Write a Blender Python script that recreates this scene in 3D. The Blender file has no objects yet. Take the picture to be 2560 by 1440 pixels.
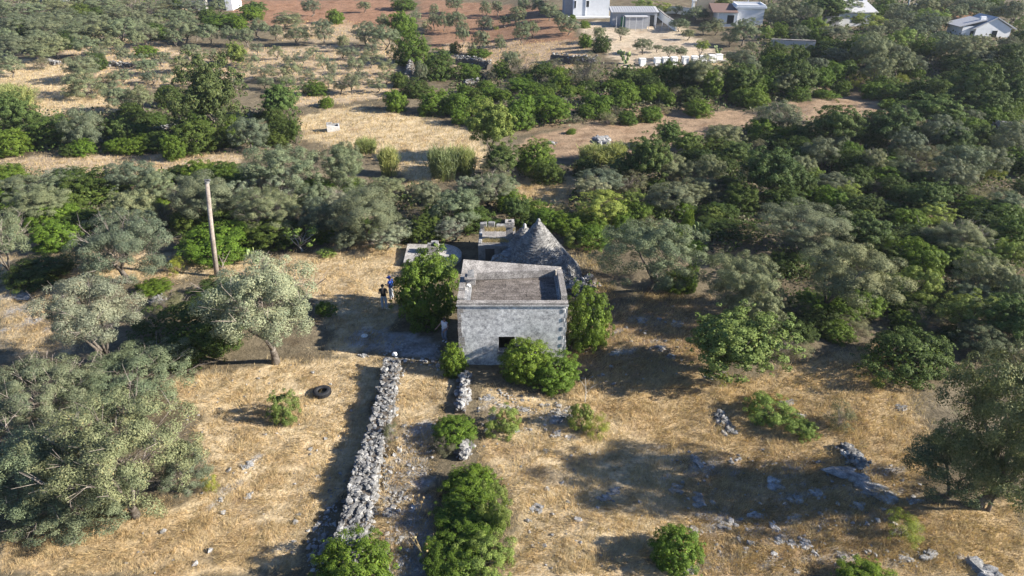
import bpy, bmesh, math, random
import numpy as np
from mathutils import Vector, Matrix
R = math.radians
rng = np.random.default_rng(7)
random.seed(7)
scene = bpy.context.scene
COL = scene.collection

# ------------------------------------------------------------------ camera, sky, sun, exposure
PITCH, CAMH, FPX = R(29.0), 22.0, 24.0 / 36.0 * 2560
cam_data = bpy.data.cameras.new("camera")
cam_data.lens, cam_data.sensor_width, cam_data.clip_end = 24.0, 36.0, 6000.0
camera = bpy.data.objects.new("camera", cam_data)
camera.location = (0, 0, CAMH)
camera.rotation_euler = (R(90) - PITCH, 0, 0)
COL.objects.link(camera)
scene.camera = camera

SUN_EL, SUN_BACK = R(25.0), R(9.5)      # sun stands to the right, a little to the camera's side
sun_dir = Vector((math.cos(SUN_EL) * math.cos(SUN_BACK), -math.cos(SUN_EL) * math.sin(SUN_BACK), math.sin(SUN_EL)))
world = bpy.data.worlds.new("World")
scene.world = world
world.use_nodes = True
wn = world.node_tree
sky = wn.nodes.new("ShaderNodeTexSky")
sky.sky_type = 'NISHITA'
sky.sun_disc = False
sky.sun_elevation = SUN_EL
sky.sun_rotation = math.atan2(sun_dir.x, sun_dir.y)
sky.air_density, sky.dust_density, sky.ozone_density = 1.0, 0.3, 3.0
tint_n = wn.nodes.new("ShaderNodeMix"); tint_n.data_type = 'RGBA'; tint_n.blend_type = 'MULTIPLY'; tint_n.inputs[0].default_value = 1.0; tint_n.inputs[7].default_value = (.82, .97, 1.22, 1)   # clear deep blue afternoon sky
wn.links.new(sky.outputs[0], tint_n.inputs[6]); wn.links.new(tint_n.outputs[2], wn.nodes["Background"].inputs[0])
wn.nodes["Background"].inputs[1].default_value = 0.052
sun_data = bpy.data.lights.new("sun", 'SUN')
sun_data.energy, sun_data.angle, sun_data.color = 5.0, R(0.5), (1.0, 0.93, 0.82)
sun = bpy.data.objects.new("sun", sun_data)
sun.rotation_euler = sun_dir.to_track_quat('Z', 'Y').to_euler()
sun.location = (60, -20, 60)
COL.objects.link(sun)
vs = scene.view_settings
vs.view_transform, vs.look, vs.exposure, vs.gamma = 'Standard', 'None', 1.45, 1.0
scene.render.engine = 'CYCLES'
cy = scene.cycles
cy.max_bounces, cy.diffuse_bounces, cy.glossy_bounces, cy.transmission_bounces, cy.transparent_max_bounces = 4, 2, 1, 2, 4
cy.use_denoising = True

# ------------------------------------------------------------------ the lie of the land
def sstep(a, b, x):
    t = np.clip((x - a) / (b - a), 0, 1)
    return t * t * (3 - 2 * t)
_wr = np.random.default_rng(3)
_waves = [(_wr.uniform(0, 6.28), _wr.uniform(0, 6.28), 2 * math.pi / L, A) for L, A in
          ((37, .10), (29, .10), (17, .06), (13, .05), (7.3, .035), (5.1, .03), (3.4, .022), (2.3, .018))]
def bank_y(x):
    return 75.0 + 0.42 * np.clip(x, 0, 60)
def land(x, y):
    x, y = np.asarray(x, float), np.asarray(y, float)
    z = np.zeros_like(x * 1.0 + y)
    for a, ph, k, A in _waves:
        z = z + A * np.sin(k * (x * math.cos(a) + y * math.sin(a)) + ph)
    z = z * np.where((np.abs(x + 1) < 12) & (y > 29) & (y < 50), 0.35, 1.0)
    z = z + 1.7 * sstep(0, 7, y - bank_y(x)) * sstep(-8, 12, x)             # earth bank on the right
    z = z + 0.026 * np.maximum(0, y - 92) + 0.00006 * np.maximum(0, y - 150) ** 2 * (y < 900)
    z = np.where(y >= 900, 0.026 * 808 + 0.00006 * 750 ** 2, z)
    z = z + 0.5 * sstep(8, 24, x) * sstep(40, 24, y)                         # rocky rise, lower right
    return z
CP, SP = math.cos(PITCH), math.sin(PITCH)
_ty = np.concatenate([np.arange(8, 120, .05), np.arange(120, 420, .25)])
def at(px, py, lift=0.0):
    """ground point (raised by lift) seen at a place of the photograph"""
    a = (720 - py) / FPX
    # depth s: y = s*(CP + a*SP), z = CAMH + s*(-SP + a*CP)
    s = _ty / (CP + a * SP)
    X = (px - 1280) / FPX * s
    Z = CAMH + s * (-SP + a * CP)
    g = land(X, _ty) + lift
    i = int(np.argmax(Z <= g)) if np.any(Z <= g) else len(_ty) - 1
    return Vector((X[i], _ty[i], float(g[i]) - lift)), s[i]
def depth(p):
    return p[1] * CP + (CAMH - p[2]) * SP
def to_px(x, y, z):
    s = y * CP + (CAMH - z) * SP
    s = np.maximum(s, 1e-3)
    v = y * SP - (CAMH - z) * CP
    return 1280 + FPX * x / s, 720 - FPX * v / s
def height_at(row, Y):
    """height above z=0 of the point at distance Y that shows on the given row"""
    a = (720 - row) / FPX
    return CAMH + Y / (CP + a * SP) * (-SP + a * CP)

# ------------------------------------------------------------------ helpers
def mesh_obj(name, me, parent=None, material=None, loc=(0, 0, 0), rot=(0, 0, 0), scale=(1, 1, 1)):
    o = bpy.data.objects.new(name, me)
    COL.objects.link(o)
    o.location, o.rotation_euler, o.scale = loc, rot, scale
    if parent is not None:
        o.parent = parent
    if material is not None:
        if len(me.materials) == 0:
            me.materials.append(None)
        o.material_slots[0].link = 'OBJECT'
        o.material_slots[0].material = material
    return o
def np_mesh(name, verts, faces):
    """verts (n,3); faces (m,k) all of one size"""
    me = bpy.data.meshes.new(name)
    verts = np.asarray(verts, np.float32); faces = np.asarray(faces, np.int32)
    me.vertices.add(len(verts)); me.vertices.foreach_set("co", verts.ravel())
    k = faces.shape[1]
    me.loops.add(faces.size); me.loops.foreach_set("vertex_index", faces.ravel())
    me.polygons.add(len(faces)); me.polygons.foreach_set("loop_start", np.arange(0, faces.size, k, dtype=np.int32))
    me.update(calc_edges=True)
    me.validate()
    return me
def py_mesh(name, verts, faces, smooth=False):
    me = bpy.data.meshes.new(name)
    me.from_pydata([tuple(v) for v in verts], [], [tuple(f) for f in faces])
    if smooth:
        me.polygons.foreach_set("use_smooth", [True] * len(me.polygons))
    me.update()
    return me
def empty(name, loc=(0, 0, 0), rz=0.0):
    o = bpy.data.objects.new(name, None)
    o.empty_display_size = 0.3
    COL.objects.link(o)
    o.location = loc; o.rotation_euler = (0, 0, rz)
    return o
def tag(o, label=None, cat=None, group=None, kind=None):
    if label: o["label"] = label
    if cat: o["category"] = cat
    if group: o["group"] = group
    if kind: o["kind"] = kind
    return o
class MB:
    """collects simple solids into one mesh"""
    def __init__(s): s.v, s.f = [], []
    def add(s, vs, fs):
        n = len(s.v); s.v += [tuple(v) for v in vs]; s.f += [tuple(i + n for i in f) for f in fs]; return s
    def box(s, x0, x1, y0, y1, z0, z1, jit=0.0, r=random):
        j = lambda: r.uniform(-jit, jit)
        vs = [(x + j(), y + j(), z + j()) for z in (z0, z1) for y in (y0, y1) for x in (x0, x1)]
        return s.add(vs, [(0, 2, 3, 1), (4, 5, 7, 6), (0, 1, 5, 4), (2, 6, 7, 3), (0, 4, 6, 2), (1, 3, 7, 5)])
    def prism(s, poly, z0, z1):
        """poly: list of (x,y) or (x,y,ztop) counter-clockwise"""
        n = len(poly)
        vs = [(p[0], p[1], z0) for p in poly] + [(p[0], p[1], p[2] if len(p) > 2 else z1) for p in poly]
        fs = [tuple(range(n - 1, -1, -1)), tuple(range(n, 2 * n))] + [(i, (i + 1) % n, (i + 1) % n + n, i + n) for i in range(n)]
        return s.add(vs, fs)
    def tube(s, pts, rad, sides=6, cap=True):
        n0 = len(s.v); pts = [Vector(p) for p in pts]
        for i, p in enumerate(pts):
            d = (pts[min(i + 1, len(pts) - 1)] - pts[max(i - 1, 0)]).normalized()
            u = d.orthogonal().normalized() if i == 0 else (u - d * u.dot(d)).normalized()
            w = d.cross(u)
            for k in range(sides):
                a = 2 * math.pi * k / sides
                s.v.append(tuple(p + (u * math.cos(a) + w * math.sin(a)) * rad[i]))
        for i in range(len(pts) - 1):
            for k in range(sides):
                a, b = n0 + i * sides + k, n0 + i * sides + (k + 1) % sides
                s.f.append((a, b, b + sides, a + sides))
        if cap:
            s.f.append(tuple(n0 + k for k in range(sides - 1, -1, -1)))
            s.f.append(tuple(n0 + (len(pts) - 1) * sides + k for k in range(sides)))
        return s
    def lathe(s, prof, n=24, c=(0, 0)):
        n0 = len(s.v)
        for r_, z in prof:
            for k in range(n):
                a = 2 * math.pi * k / n
                s.v.append((c[0] + r_ * math.cos(a), c[1] + r_ * math.sin(a), z))
        for i in range(len(prof) - 1):
            for k in range(n):
                a, b = n0 + i * n + k, n0 + i * n + (k + 1) % n
                s.f.append((a, b, b + n, a + n))
        return s
    def build(s, name, material=None, parent=None, smooth=False, bevel=0.0, **kw):
        o = mesh_obj(name, py_mesh(name, s.v, s.f, smooth), parent, material, **kw)
        if bevel:
            m = o.modifiers.new("bevel", 'BEVEL'); m.width = bevel; m.segments = 1; m.limit_method = 'ANGLE'
        return o

# ------------------------------------------------------------------ materials
def nodes_of(name):
    m = bpy.data.materials.new(name); m.use_nodes = True
    nt = m.node_tree; nt.nodes.clear()
    out = nt.nodes.new("ShaderNodeOutputMaterial")
    return m, nt, out
def N(nt, typ, **inp):
    n = nt.nodes.new(typ)
    for k, v in inp.items():
        if hasattr(n, k) and k not in n.inputs: setattr(n, k, v)
        else: n.inputs[k].default_value = v
    return n
def mixc(nt, fac, a, b, mode='MIX'):
    n = nt.nodes.new("ShaderNodeMix"); n.data_type = 'RGBA'; n.blend_type = mode
    for sock, val in ((n.inputs[0], fac), (n.inputs[6], a), (n.inputs[7], b)):
        if hasattr(val, 'is_linked') or isinstance(val, bpy.types.NodeSocket): nt.links.new(val, sock)
        elif isinstance(val, (int, float)): sock.default_value = val
        else: sock.default_value = (*val, 1)
    return n.outputs[2]
def ramp(nt, src, stops):
    n = nt.nodes.new("ShaderNodeValToRGB"); e = n.color_ramp.elements
    while len(e) < len(stops): e.new(0.5)
    for el, (p, c) in zip(e, stops):
        el.position = p; el.color = (*c, 1) if not isinstance(c, (int, float)) else (c, c, c, 1)
    nt.links.new(src, n.inputs[0])
    return n.outputs[0]
def noise(nt, scale, detail=4.0, rough=0.6, vec=None, w=None):
    n = nt.nodes.new("ShaderNodeTexNoise"); n.inputs['Scale'].default_value = scale
    n.inputs['Detail'].default_value = detail; n.inputs['Roughness'].default_value = rough
    if vec is not None: nt.links.new(vec, n.inputs['Vector'])
    return n.outputs['Fac']
def bump(nt, h, strength, dist=0.05):
    b = nt.nodes.new("ShaderNodeBump"); b.inputs['Strength'].default_value = strength; b.inputs['Distance'].default_value = dist
    nt.links.new(h, b.inputs['Height'])
    return b.outputs[0]
def finish(nt, out, col, rough=0.9, normal=None, spec=0.25):
    p = nt.nodes.new("ShaderNodeBsdfPrincipled")
    if isinstance(col, bpy.types.NodeSocket): nt.links.new(col, p.inputs['Base Color'])
    else: p.inputs['Base Color'].default_value = (*col, 1)
    p.inputs['Roughness'].default_value = rough; p.inputs['Specular IOR Level'].default_value = spec
    if normal is not None: nt.links.new(normal, p.inputs['Normal'])
    nt.links.new(p.outputs[0], out.inputs[0])
    return p
def geo_pos(nt):
    return nt.nodes.new("ShaderNodeNewGeometry").outputs['Position']

def leaf_mat(name, c_dark, c_light, hue_alt, transl=0.28, rough=0.62, spec=0.14):
    """leaves: each leaf its own tone, each plant its own tint, a few dry ones"""
    m, nt, out = nodes_of(name)
    g = nt.nodes.new("ShaderNodeNewGeometry")
    oi = nt.nodes.new("ShaderNodeObjectInfo")
    base = ramp(nt, g.outputs['Random Per Island'], [(0.0, c_dark), (0.75, c_light), (0.96, c_light), (1.0, hue_alt)])
    tint = ramp(nt, oi.outputs['Random'], [(0.0, (.74, .80, .84)), (0.3, (1.0, .96, .90)), (0.6, (.95, 1.04, .95)), (1.0, (1.25, 1.16, .95))])
    tc = nt.nodes.new("ShaderNodeTexCoord")
    patch = ramp(nt, noise(nt, 2.6, 2.0, 0.5, tc.outputs['Object']), [(0.3, (.78, .82, .80)), (0.7, (1.20, 1.14, 1.05))])
    col = mixc(nt, 1.0, mixc(nt, 1.0, base, tint, 'MULTIPLY'), patch, 'MULTIPLY')
    p = nt.nodes.new("ShaderNodeBsdfPrincipled"); nt.links.new(col, p.inputs['Base Color'])
    p.inputs['Roughness'].default_value = rough; p.inputs['Specular IOR Level'].default_value = spec
    t = nt.nodes.new("ShaderNodeBsdfTranslucent")
    nt.links.new(mixc(nt, 1.0, col, (1.15, 1.15, .65), 'MULTIPLY'), t.inputs[0])
    mx = nt.nodes.new("ShaderNodeMixShader"); mx.inputs[0].default_value = transl
    nt.links.new(p.outputs[0], mx.inputs[1]); nt.links.new(t.outputs[0], mx.inputs[2])
    nt.links.new(mx.outputs[0], out.inputs[0])
    return m
def stone_mat(name, dark, mid, light, scale=3.0, bmp=0.5, bscale=18, vary=0.25, warm=None):
    m, nt, out = nodes_of(name)
    pos = geo_pos(nt)
    oi = nt.nodes.new("ShaderNodeObjectInfo")
    g = nt.nodes.new("ShaderNodeNewGeometry")
    n1 = noise(nt, scale, 6, 0.68, pos); n2 = noise(nt, scale * 7, 4, 0.6, pos)
    c = ramp(nt, n1, [(0.30, dark), (0.5, mid), (0.68, light)])
    c = mixc(nt, 0.55, c, ramp(nt, n2, [(0.32, .45), (0.6, 1.1)]), 'MULTIPLY')
    if warm is not None:
        c = mixc(nt, ramp(nt, noise(nt, scale * .35, 3, .5, pos), [(0.45, 0.0), (0.7, 0.55)]), c, warm)
    a = nt.nodes.new("ShaderNodeMath"); a.operation = 'ADD'
    nt.links.new(oi.outputs['Random'], a.inputs[0]); nt.links.new(g.outputs['Random Per Island'], a.inputs[1])
    fr = nt.nodes.new("ShaderNodeMath"); fr.operation = 'FRACT'; nt.links.new(a.outputs[0], fr.inputs[0])
    c = mixc(nt, 1.0, c, ramp(nt, fr.outputs[0], [(0, 1 - vary), (1, 1 + vary)]), 'MULTIPLY')
    finish(nt, out, c, 0.92, bump(nt, noise(nt, bscale, 5, .65, pos), bmp, 0.04), 0.2)
    return m
def plain_mat(name, col, rough=0.7, var=0.12, scale=4.0, spec=0.3, bmp=0.0):
    m, nt, out = nodes_of(name)
    pos = geo_pos(nt)
    n = noise(nt, scale, 5, 0.6, pos)
    c = mixc(nt, 1.0, col, ramp(nt, n, [(0.3, 1 - var), (0.7, 1 + var)]), 'MULTIPLY')
    finish(nt, out, c, rough, bump(nt, n, bmp, 0.03) if bmp else None, spec)
    return m
M = {}
M['olive'] = leaf_mat('olive leaves', (.088, .106, .062), (.190, .216, .142), (.26, .22, .13), .12)
M['silver'] = leaf_mat('silvery olive leaves', (.140, .156, .108), (.285, .305, .230), (.33, .27, .17), .14)
M['mastic'] = leaf_mat('bright shrub leaves', (.045, .080, .012), (.130, .200, .026), (.20, .21, .06), .18, .6, .18)
M['dark'] = leaf_mat('dark evergreen leaves', (.034, .056, .014), (.080, .115, .028), (.11, .12, .04), .12)
M['broad'] = leaf_mat('broad green leaves', (.048, .080, .024), (.112, .160, .048), (.17, .18, .06), .16)
M['light'] = leaf_mat('light green leaves', (.110, .150, .036), (.225, .285, .080), (.32, .31, .11), .22)
M['broom'] = leaf_mat('yellow green leaves', (.140, .170, .030), (.260, .285, .055), (.33, .30, .09), .3)
M['oak'] = leaf_mat('oak leaves', (.034, .052, .020), (.085, .110, .044), (.15, .14, .07), .12)
M['deepolive'] = leaf_mat('deep green olive leaves', (.055, .074, .036), (.135, .160, .088), (.20, .18, .09), .12)
M['scrub'] = leaf_mat('grey scrub leaves', (.105, .105, .058), (.190, .185, .115), (.23, .18, .11), .2, .6)
M['reed'] = leaf_mat('reed blades', (.150, .180, .070), (.290, .320, .150), (.36, .33, .17), .3, .5)
M['straw'] = leaf_mat('dry straw', (.290, .212, .120), (.610, .490, .305), (.70, .60, .43), .3, .7, .15)
M['redstraw'] = leaf_mat('brown dry stalks', (.170, .105, .058), (.360, .245, .145), (.45, .33, .21), .25, .7, .15)
M['bark'] = stone_mat('bark', (.055, .045, .035), (.13, .11, .09), (.24, .21, .18), 4.0, .8, 22, .2)
M['twig'] = plain_mat('dry twigs', (.26, .22, .19), .85, .2, 6)
M['figbark'] = plain_mat('pale fig bark', (.36, .34, .31), .8, .2, 6)
M['limestone'] = stone_mat('weathered limestone', (.11, .11, .112), (.285, .282, .276), (.52, .505, .48), 2.6, .8, 14, .22)
M['rubble'] = stone_mat('rubble stones', (.08, .08, .08), (.22, .216, .208), (.45, .437, .41), 4.0, .9, 20, .38)
M['trullo'] = stone_mat('grey roof stones', (.11, .108, .104), (.23, .225, .217), (.33, .323, .305), 2.2, .3, 24, .28)
M['gapshade'] = plain_mat('painted shade between stones', (.10, .085, .07), .95, .25, 8, .1, .5)  # dark core colour stands in for shade in the gaps between stones
# ------------------------------------------------------------------ ground cover by place
def inside(poly, x, y):
    p = np.asarray(poly, float); r = np.zeros(np.shape(x), bool)
    j = len(p) - 1
    for i in range(len(p)):
        c = (p[i, 1] > y) != (p[j, 1] > y)
        with np.errstate(divide='ignore', invalid='ignore'):
            r ^= c & (x < (p[j, 0] - p[i, 0]) * (y - p[i, 1]) / (p[j, 1] - p[i, 1] + 1e-9) + p[i, 0])
        j = i
    return r
def fractal(x, y, L, seed=0, octs=4):
    """cheap smooth noise in about -1..1"""
    r_ = np.random.default_rng(seed + 101); z = 0; a = 1.0; tot = 0
    for o in range(octs):
        k = 2 * math.pi / L
        for _ in range(3):
            an, ph, m = r_.uniform(0, 6.28), r_.uniform(0, 6.28), r_.uniform(.75, 1.3)
            z = z + a * np.sin(k * m * (x * math.cos(an) + y * math.sin(an)) + ph + 1.3 * np.sin(k * .6 * (x * math.sin(an) - y * math.cos(an)) + ph * 2))
        tot += a * 2.1; a *= .6; L *= .47
    return z / tot
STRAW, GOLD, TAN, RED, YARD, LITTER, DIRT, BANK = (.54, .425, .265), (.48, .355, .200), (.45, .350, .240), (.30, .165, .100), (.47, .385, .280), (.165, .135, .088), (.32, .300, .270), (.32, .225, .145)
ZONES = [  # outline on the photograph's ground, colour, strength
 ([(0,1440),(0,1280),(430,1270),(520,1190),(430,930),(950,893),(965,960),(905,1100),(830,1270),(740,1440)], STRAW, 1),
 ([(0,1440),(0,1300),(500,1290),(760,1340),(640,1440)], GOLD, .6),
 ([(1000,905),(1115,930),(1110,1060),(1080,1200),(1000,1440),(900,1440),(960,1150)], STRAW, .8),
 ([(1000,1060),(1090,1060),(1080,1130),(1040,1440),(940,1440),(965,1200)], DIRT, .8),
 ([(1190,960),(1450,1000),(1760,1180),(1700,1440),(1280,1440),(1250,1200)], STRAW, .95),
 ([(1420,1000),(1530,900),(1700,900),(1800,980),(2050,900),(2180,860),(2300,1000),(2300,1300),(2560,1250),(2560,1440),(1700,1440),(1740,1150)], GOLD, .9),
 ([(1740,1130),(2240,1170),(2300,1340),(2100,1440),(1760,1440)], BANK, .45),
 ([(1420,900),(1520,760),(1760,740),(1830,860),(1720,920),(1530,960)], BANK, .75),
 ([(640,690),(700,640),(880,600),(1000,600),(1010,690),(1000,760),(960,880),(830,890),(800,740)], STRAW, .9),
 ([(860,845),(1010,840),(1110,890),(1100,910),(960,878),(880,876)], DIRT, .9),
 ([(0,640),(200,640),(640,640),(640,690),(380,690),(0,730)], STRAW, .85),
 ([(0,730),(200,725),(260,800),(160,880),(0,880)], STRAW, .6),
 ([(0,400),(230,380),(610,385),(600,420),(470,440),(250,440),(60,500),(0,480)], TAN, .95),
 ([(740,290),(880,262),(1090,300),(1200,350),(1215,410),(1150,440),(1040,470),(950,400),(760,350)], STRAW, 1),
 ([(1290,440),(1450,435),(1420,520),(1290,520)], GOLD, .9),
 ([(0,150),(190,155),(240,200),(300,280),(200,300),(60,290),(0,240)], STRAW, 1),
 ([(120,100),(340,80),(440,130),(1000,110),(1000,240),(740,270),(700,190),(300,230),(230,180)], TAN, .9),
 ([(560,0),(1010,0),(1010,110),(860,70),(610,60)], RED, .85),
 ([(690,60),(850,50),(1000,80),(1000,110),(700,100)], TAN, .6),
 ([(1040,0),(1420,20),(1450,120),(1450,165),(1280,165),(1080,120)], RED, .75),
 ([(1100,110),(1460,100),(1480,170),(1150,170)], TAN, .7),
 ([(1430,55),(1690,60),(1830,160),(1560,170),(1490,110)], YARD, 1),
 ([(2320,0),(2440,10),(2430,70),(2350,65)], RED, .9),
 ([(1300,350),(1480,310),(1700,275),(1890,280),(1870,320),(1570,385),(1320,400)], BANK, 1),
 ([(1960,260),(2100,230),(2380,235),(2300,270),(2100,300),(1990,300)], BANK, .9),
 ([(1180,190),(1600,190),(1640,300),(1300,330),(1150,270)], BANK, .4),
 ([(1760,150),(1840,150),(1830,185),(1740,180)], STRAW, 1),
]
nx, ny = 430, 430
u = np.linspace(-1.55, 1.55, nx)
q = np.linspace(0, 1, ny)
yy = -30 + 42 * np.minimum(q / .06, 1) + np.where(q > .06, (np.exp((q - .06) / .94 * 5.05) - 1) * 16.2, 0)
U, Y = np.meshgrid(u, yy)
X = U * (np.maximum(Y, 10) * 1.0 + 26)
Z = land(X, Y) + .04 * fractal(X, Y, 1.9, 5, 3) * (Y < 70)
PX, PY = to_px(X, np.maximum(Y, 5), Z)
w1, w2 = fractal(X, Y, 9, 1), fractal(X, Y, 9, 2)
amp = 26 * np.clip((PY / 700), .25, 1.4)
WX, WY = PX + amp * 1.3 * w1, PY + amp * .8 * w2
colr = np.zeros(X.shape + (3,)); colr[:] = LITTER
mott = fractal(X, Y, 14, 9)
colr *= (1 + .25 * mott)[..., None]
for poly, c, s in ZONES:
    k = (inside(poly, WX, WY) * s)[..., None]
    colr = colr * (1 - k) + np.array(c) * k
m2 = fractal(X, Y, 4.5, 12, 5)
brown = np.clip(m2 * 1.4 - .25, 0, .7)[..., None]
colr = colr * (1 - brown) + colr * np.array((.62, .52, .45)) * brown
colr = np.clip(colr * (1 + .10 * fractal(X, Y, 2.2, 14, 3))[..., None], .02, .7)
for poly, th in (([(1660,1110),(2320,1170),(2300,1420),(1740,1420)], .20), ([(1200,975),(1440,1005),(1430,1090),(1210,1060)], .15), ([(870,835),(1030,835),(1110,890),(1100,905),(960,880),(880,880)], -.25), ([(1000,1050),(1095,1050),(1050,1440),(930,1440),(975,1180)], .0), ([(1480,780),(1720,790),(1700,900),(1520,900)], .25), ([(0,720),(160,730),(160,820),(0,830)], .15), ([(560,1130),(680,1130),(680,1260),(540,1270)], .3)):
    rm = np.clip((fractal(X * .8 + Y * .5, Y * 1.3 - X * .4, 2.6, 71, 4) - th) * 5, 0, .9) * inside(poly, WX, WY)
    colr = colr * (1 - rm[..., None]) + np.array((.36, .355, .35)) * (1 + .2 * fractal(X, Y, 1.0, 33, 2))[..., None] * rm[..., None]
idx = np.arange(nx * ny).reshape(ny, nx)
F = np.stack([idx[:-1, :-1], idx[:-1, 1:], idx[1:, 1:], idx[1:, :-1]], -1).reshape(-1, 4)
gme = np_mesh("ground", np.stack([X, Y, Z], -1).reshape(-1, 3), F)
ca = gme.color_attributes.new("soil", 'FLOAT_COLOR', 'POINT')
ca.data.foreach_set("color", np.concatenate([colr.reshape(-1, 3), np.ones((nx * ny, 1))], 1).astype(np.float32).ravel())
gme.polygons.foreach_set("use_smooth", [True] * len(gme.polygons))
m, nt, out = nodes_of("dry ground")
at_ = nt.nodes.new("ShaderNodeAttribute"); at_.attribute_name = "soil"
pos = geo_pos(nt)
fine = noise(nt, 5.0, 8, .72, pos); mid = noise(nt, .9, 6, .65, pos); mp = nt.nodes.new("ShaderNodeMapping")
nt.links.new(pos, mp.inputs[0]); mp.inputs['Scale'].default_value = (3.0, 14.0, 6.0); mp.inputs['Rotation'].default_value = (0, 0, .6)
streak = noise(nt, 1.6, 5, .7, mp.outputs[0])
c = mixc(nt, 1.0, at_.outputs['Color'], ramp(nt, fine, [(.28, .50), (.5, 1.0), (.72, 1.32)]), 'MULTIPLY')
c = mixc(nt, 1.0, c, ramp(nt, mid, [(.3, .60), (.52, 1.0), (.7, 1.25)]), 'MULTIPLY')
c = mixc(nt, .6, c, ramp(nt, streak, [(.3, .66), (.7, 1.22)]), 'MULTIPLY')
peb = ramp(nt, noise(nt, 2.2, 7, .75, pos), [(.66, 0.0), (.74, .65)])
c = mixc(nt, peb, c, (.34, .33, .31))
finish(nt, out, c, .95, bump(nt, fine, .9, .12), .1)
ground = mesh_obj("ground", gme, None, m)
tag(ground, "dry straw-covered ground with red soil and limestone", "ground", kind="structure")

# ------------------------------------------------------------------ dry grass (nobody could count it)
def grass(name, label, zones, n, hgt, wid, lay, material, seed, clump=0.0):
    r_ = np.random.default_rng(seed); P = []
    areas = []
    for z in zones:
        p = np.asarray(z, float); areas.append(.5 * abs(np.dot(p[:, 0], np.roll(p[:, 1], 1)) - np.dot(p[:, 1], np.roll(p[:, 0], 1))))
    tot = sum(areas)
    for z, a in zip(zones, areas):
        p = np.asarray(z, float); m_ = int(n * a / tot)
        x = r_.uniform(p[:, 0].min(), p[:, 0].max(), m_ * 4); y = r_.uniform(p[:, 1].min(), p[:, 1].max(), m_ * 4)
        a_ = (720 - y) / FPX; s = CAMH / (SP - a_ * CP); gx, gy = (x - 1280) / FPX * s, (CP + a_ * SP) * s
        am = 26 * np.clip(y / 700, .25, 1.4); k = inside(z, x + am * (1.3 * fractal(gx, gy, 9, 1) + .9 * r_.normal(size=len(x))), y + am * (.8 * fractal(gx, gy, 9, 2) + .5 * r_.normal(size=len(x))))
        x, y = x[k][:m_], y[k][:m_]
        a_ = (720 - y) / FPX; dx, dy, dz = (x - 1280) / FPX, CP + a_ * SP, -SP + a_ * CP
        s = CAMH / -dz
        for _ in range(12): s = s * .4 + .6 * (CAMH - land(dx * s, dy * s)) / -dz
        P.append(np.stack([dx * s, dy * s, s], -1))
    P = np.concatenate(P); dep = P[:, 2].copy()
    if clump:
        keep = fractal(P[:, 0], P[:, 1], 3.0, seed + 1, 4) + .7 * fractal(P[:, 0], P[:, 1], .9, seed + 2, 2) > r_.uniform(-1.0, clump, len(P))
        P, dep = P[keep], dep[keep]
    x, y = P[:, 0], P[:, 1]; z = land(x, y) + .04 * fractal(x, y, 1.9, 5, 3) * (y < 70) - .02
    n = len(x); f = (dep / 40) ** .5
    h = r_.uniform(hgt[0], hgt[1], n) * f * (1 + .35 * fractal(x, y, 2.5, seed + 5, 3)); w = wid * r_.uniform(.6, 1.3, n) * (dep / 40)
    th = 2.2 * fractal(x, y, 4, seed + 7, 2) + r_.normal(0, .9, n); ly = h * r_.uniform(lay[0], lay[1], n)
    an = r_.uniform(0, 6.28, n); bx, by = np.cos(an) * w / 2, np.sin(an) * w / 2
    V = np.stack([np.stack([x - bx, y - by, z], -1), np.stack([x + bx, y + by, z], -1),
                  np.stack([x + ly * np.cos(th), y + ly * np.sin(th), z + h], -1)], 1).reshape(-1, 3)
    me = np_mesh(name, V, np.arange(3 * n).reshape(-1, 3))
    return tag(mesh_obj(name, me, None, material), label, "grass", kind="stuff")
ZP = [z[0] for z in ZONES]
grass("dry_grass", "short dry straw-coloured grass over the near fields", [ZP[0], ZP[2], ZP[4], ZP[5], ZP[7], ZP[8], ZP[10], ZP[11]], 340000, (.06, .27), .026, (.3, 2.0), M['straw'], 21, .40)
grass("brown_stubble", "brown dry stalks and stubble on the rocky slope", [ZP[5], ZP[6], ZP[7], ZP[3]], 60000, (.06, .22), .03, (.3, 1.6), M['redstraw'], 22, .1)
TRG = [[(1400,575),(1450,590),(1500,650),(1490,690),(1450,680),(1430,630)], [(1285,560),(1330,545),(1345,560),(1290,590)], [(1440,700),(1500,700),(1540,745),(1500,760)], [(1580,720),(1700,730),(1740,760),(1600,765)]]
grass("tall_dry_grass", "tall pale dry grass in the open meadows and round the trullo", [ZP[12], ZP[13], ZP[14], ZP[15], ZP[26]] + TRG, 60000, (.08, .26), .026, (.1, .9), M['straw'], 23, .7)
grass("grove_grass", "dry grass under the olives of the far groves", [ZP[16], ZP[18], ZP[20]], 30000, (.06, .18), .03, (.1, .9), M['straw'], 24, .3)

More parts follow.
